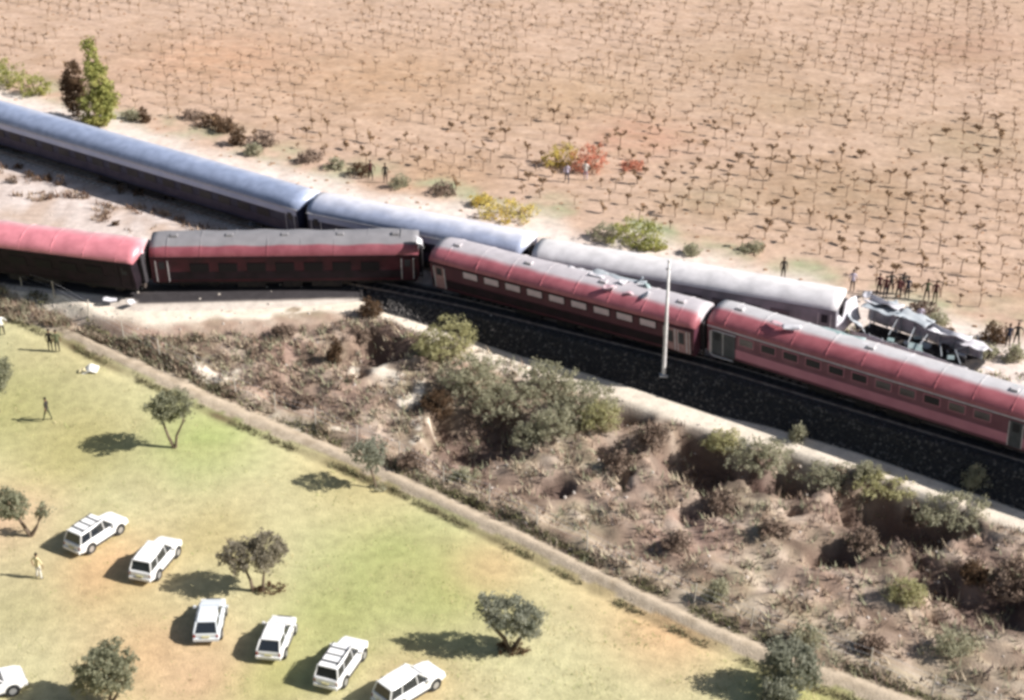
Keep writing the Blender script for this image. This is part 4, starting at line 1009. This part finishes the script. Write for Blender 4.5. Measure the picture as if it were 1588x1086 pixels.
# ------------------------------------------------------------------ people
def person_mesh(pose):
    """one continuous skinned body; faces +y... built in metres, feet at z=0"""
    st = {'stand': (.0, .0, .05), 'walk': (.22, -.2, .18), 'wide': (.03, .0, .2)}[pose]
    V = [((0, 0, .94), .135), ((0, 0, 1.12), .125), ((0, .0, 1.34), .15), ((0, 0, 1.46), .07), ((0, .02, 1.54), .055), ((0, .03, 1.63), .098), ((0, .03, 1.71), .085)]
    Ed = [(0, 1), (1, 2), (2, 3), (3, 4), (4, 5), (5, 6)]
    for s, f in ((-1, st[0]), (1, st[1])):
        b = len(V)
        V += [((s * .09, 0, .86), .095), ((s * (.10 + st[2] * .2), f * .55 + .02, .48), .062), ((s * (.10 + st[2] * .4), f, .09), .042), ((s * (.11 + st[2] * .4), f + .15, .045), .035)]
        Ed += [(0, b), (b, b + 1), (b + 1, b + 2), (b + 2, b + 3)]
        a = len(V); k = -f * .8; e = .0 if pose != 'wide' else .16
        V += [((s * .19, 0, 1.39), .06), ((s * (.25 + e), k * .4, 1.12), .042), ((s * (.27 + e * .6), k + .06, .87), .03), ((s * (.27 + e * .5), k + .08, .79), .032)]
        Ed += [(2, a), (a, a + 1), (a + 1, a + 2), (a + 2, a + 3)]
    me = bpy.data.meshes.new('person_body'); me.from_pydata([v for v, r in V], Ed, [])
    o = bpy.data.objects.new('person_body', me); COL.objects.link(o)
    md = o.modifiers.new('skin', 'SKIN')
    if not me.skin_vertices: me.attributes.new('skin', 'FLOAT', 'POINT')
    for i, (v, r) in enumerate(V):
        me.skin_vertices[0].data[i].radius = (r, r * .8 if i < 4 else r)
    me.skin_vertices[0].data[0].use_root = True
    o.modifiers.new('sub', 'SUBSURF').levels = 1
    dg = bpy.context.evaluated_depsgraph_get(); ev = o.evaluated_get(dg)
    m2 = bpy.data.meshes.new_from_object(ev)
    hands = [V[10][0], V[18][0]]; hands = [V[i][0] for i in range(len(V)) if abs(V[i][0][2] - .79) < .001]
    bpy.data.objects.remove(o); 
    import bmesh
    bm = bmesh.new(); bm.from_mesh(m2)
    for hx, hy, hz in hands:      # five unequal, slightly curled fingers on each hand
        s = 1 if hx > 0 else -1
        for q in range(5):
            ln = (.06, .08, .085, .08, .06)[q]; yy = hy + (q - 2) * .016
            base = Vector((hx, yy, hz - .02)); tip = base + Vector((-s * .018, (.035 if q == 4 else 0), -ln))
            bmesh.ops.create_cone(bm, cap_ends=True, segments=5, radius1=.006, radius2=.009, depth=(tip - base).length,
                                  matrix=Matrix.Translation((base + tip) / 2) @ (base - tip).to_track_quat('Z', 'Y').to_matrix().to_4x4())
    bmesh.ops.create_cone(bm, cap_ends=True, segments=5, radius1=.016, radius2=.006, depth=.04, matrix=Matrix.Translation((0, .135, 1.635)) @ Matrix.Rotation(R(-70), 4, 'X'))   # nose
    bm.to_mesh(m2); bm.free()
    for p in m2.polygons:
        c = p.center; p.use_smooth = True
        if c.z > 1.5: p.material_index = 2
        elif c.z > .9 and abs(c.x) < .245 or c.z > 1.12: p.material_index = 0
        elif abs(c.x) > .215 and c.z > .6: p.material_index = 2
        elif c.z < .10: p.material_index = 3
        else: p.material_index = 1
    return m2
def cloth(n, c): return mat(n, c, .85, tuple(v * .8 for v in c), 8.0)
M_SKIN = mat('skin', (.22, .12, .075), .6); M_HAIR = mat('hair', (.015, .012, .01), .8); M_SHOE = mat('shoe', (.03, .025, .02), .7)
SH = {'dark': cloth('shirt_dark', (.04, .035, .03)), 'maroon': cloth('shirt_maroon', (.10, .035, .035)), 'white': cloth('shirt_white', (.75, .73, .68)), 'yellow': cloth('shirt_cream', (.72, .62, .36)), 'navy': cloth('shirt_navy', (.03, .035, .06)), 'olive': cloth('shirt_olive', (.10, .11, .06)), 'lav': cloth('shirt_lavender', (.5, .45, .55))}
PM = {k: person_mesh(k) for k in ('stand', 'walk', 'wide')}
for m_ in PM.values():
    for q in range(4): m_.materials.append(M_SKIN)
hm = MB()
for k in range(5):
    z = k / 4; rr = math.cos(z * 1.35) * .105
    if k: hm.tube([(0, .02, 1.66 + (k - 1) * .033), (0, .015, 1.66 + k * .033)], [math.cos((k - 1) / 4 * 1.35) * .105, rr], 10)
hair0 = None
def person(px, py, pose, shirt, trousers, label, rz=0.0, sc=1.0):
    global hair0
    p = on_ground(px, py)
    o = bpy.data.objects.new('person', PM[pose]); COL.objects.link(o); o.location = p; o.rotation_euler = (0, 0, rz); o.scale = (sc,) * 3
    for i, m_ in enumerate((SH[shirt], SH[trousers], M_SKIN, M_SHOE)):
        o.material_slots[i].link = 'OBJECT'; o.material_slots[i].material = m_
    if hair0 is None: h_ = hair0 = hm.build('hair', M_HAIR, o)
    else: h_ = link_copy(hair0, 'hair', o)
    tag(o, label, 'person', 'people standing around the crash site'); return o
PEOPLE = [(79, 546, 'stand', 'dark', 'dark', 'person in dark clothes, left of the standing pair on the lawn', 0), (90, 547, 'stand', 'olive', 'dark', 'person in olive top, right of the standing pair on the lawn', .3),
          (4, 521, 'wide', 'white', 'dark', 'person in a white shirt at the left edge above the lawn', .5), (75, 653, 'walk', 'dark', 'olive', 'lone person in dark clothes walking on the lawn', 1.2),
          (61, 898, 'wide', 'yellow', 'white', 'person in cream clothes below the highest white car', -.5),
          (1362, 458, 'stand', 'maroon', 'dark', 'leftmost person of the crowd beyond the white roofed wreck', 2.8), (1380, 455, 'wide', 'dark', 'dark', 'person in black, second from the left in the crowd beyond the wreck', 3.3),
          (1372, 462, 'stand', 'maroon', 'navy', 'person in maroon standing in front of the crowd beyond the wreck', 2.6), (1392, 464, 'wide', 'maroon', 'dark', 'person in maroon with arms out at the centre of the crowd', 3.0),
          (1399, 457, 'stand', 'dark', 'maroon', 'person in black top at the back right of the crowd', 3.5), (1406, 463, 'stand', 'navy', 'dark', 'rightmost person of the crowd beyond the wreck', 2.9),
          (1436, 467, 'wide', 'olive', 'dark', 'left person of the pair right of the crowd', 3.0), (1449, 470, 'stand', 'maroon', 'olive', 'right person of the pair right of the crowd', 2.7),
          (1214, 433, 'stand', 'dark', 'dark', 'lone dark clothed person behind the chalky roof', 3.1), (1321, 452, 'stand', 'lav', 'dark', 'person in a pale top left of the crowd beyond the wreck', 3.0),
          (598, 284, 'stand', 'dark', 'dark', 'person in black above the second blue coach, right one of two', 3.0),
          (575, 279, 'wide', 'maroon', 'dark', 'person in maroon above the second blue coach, left one of two', 3.0),
          (908, 280, 'stand', 'white', 'lav', 'person in white by the rose red bush in the vineyard', 3.0), (879, 283, 'walk', 'lav', 'navy', 'person in lavender in front of the bright yellow bush', 3.0), (395, 352, 'stand', 'navy', 'dark', 'dark figure standing under the dark joint of the blue train', 0.0),
          (1425, 508, 'stand', 'lav', 'dark', 'person in pale top right behind the torn white roof', 3.0), (1562, 538, 'stand', 'navy', 'dark', 'left person of the two at the right edge beyond the wreck', 3.0), (1575, 536, 'wide', 'dark', 'dark', 'right person of the two at the right edge beyond the wreck', 3.0)]
for px, py, po, s, t, lb, rz in PEOPLE: person(px, py, po, s, t, lb, rz)

# white cloth bundle on the lawn
o = empty('cloth_bundle', on_ground(140, 575), 0, 'small white and cream cloth bundle lying on the lawn by the path', 'cloth bundle')
vs, fs = sheet(.9, 1.1, 12, 10, .16, 4.4)
mb = MB(); mb.add([(x, y, max(.02, .32 - (x * x + y * y) * 1.1) + z * .6) for x, y, z in vs], fs); mb.build('sheet', SH['white'], o, smooth=True)
mb = MB(); mb.add([(x * .5 - .45, y * .5 - .15, .12 + z * .4) for x, y, z in vs], fs); mb.build('strap', SH['yellow'], o, smooth=True)
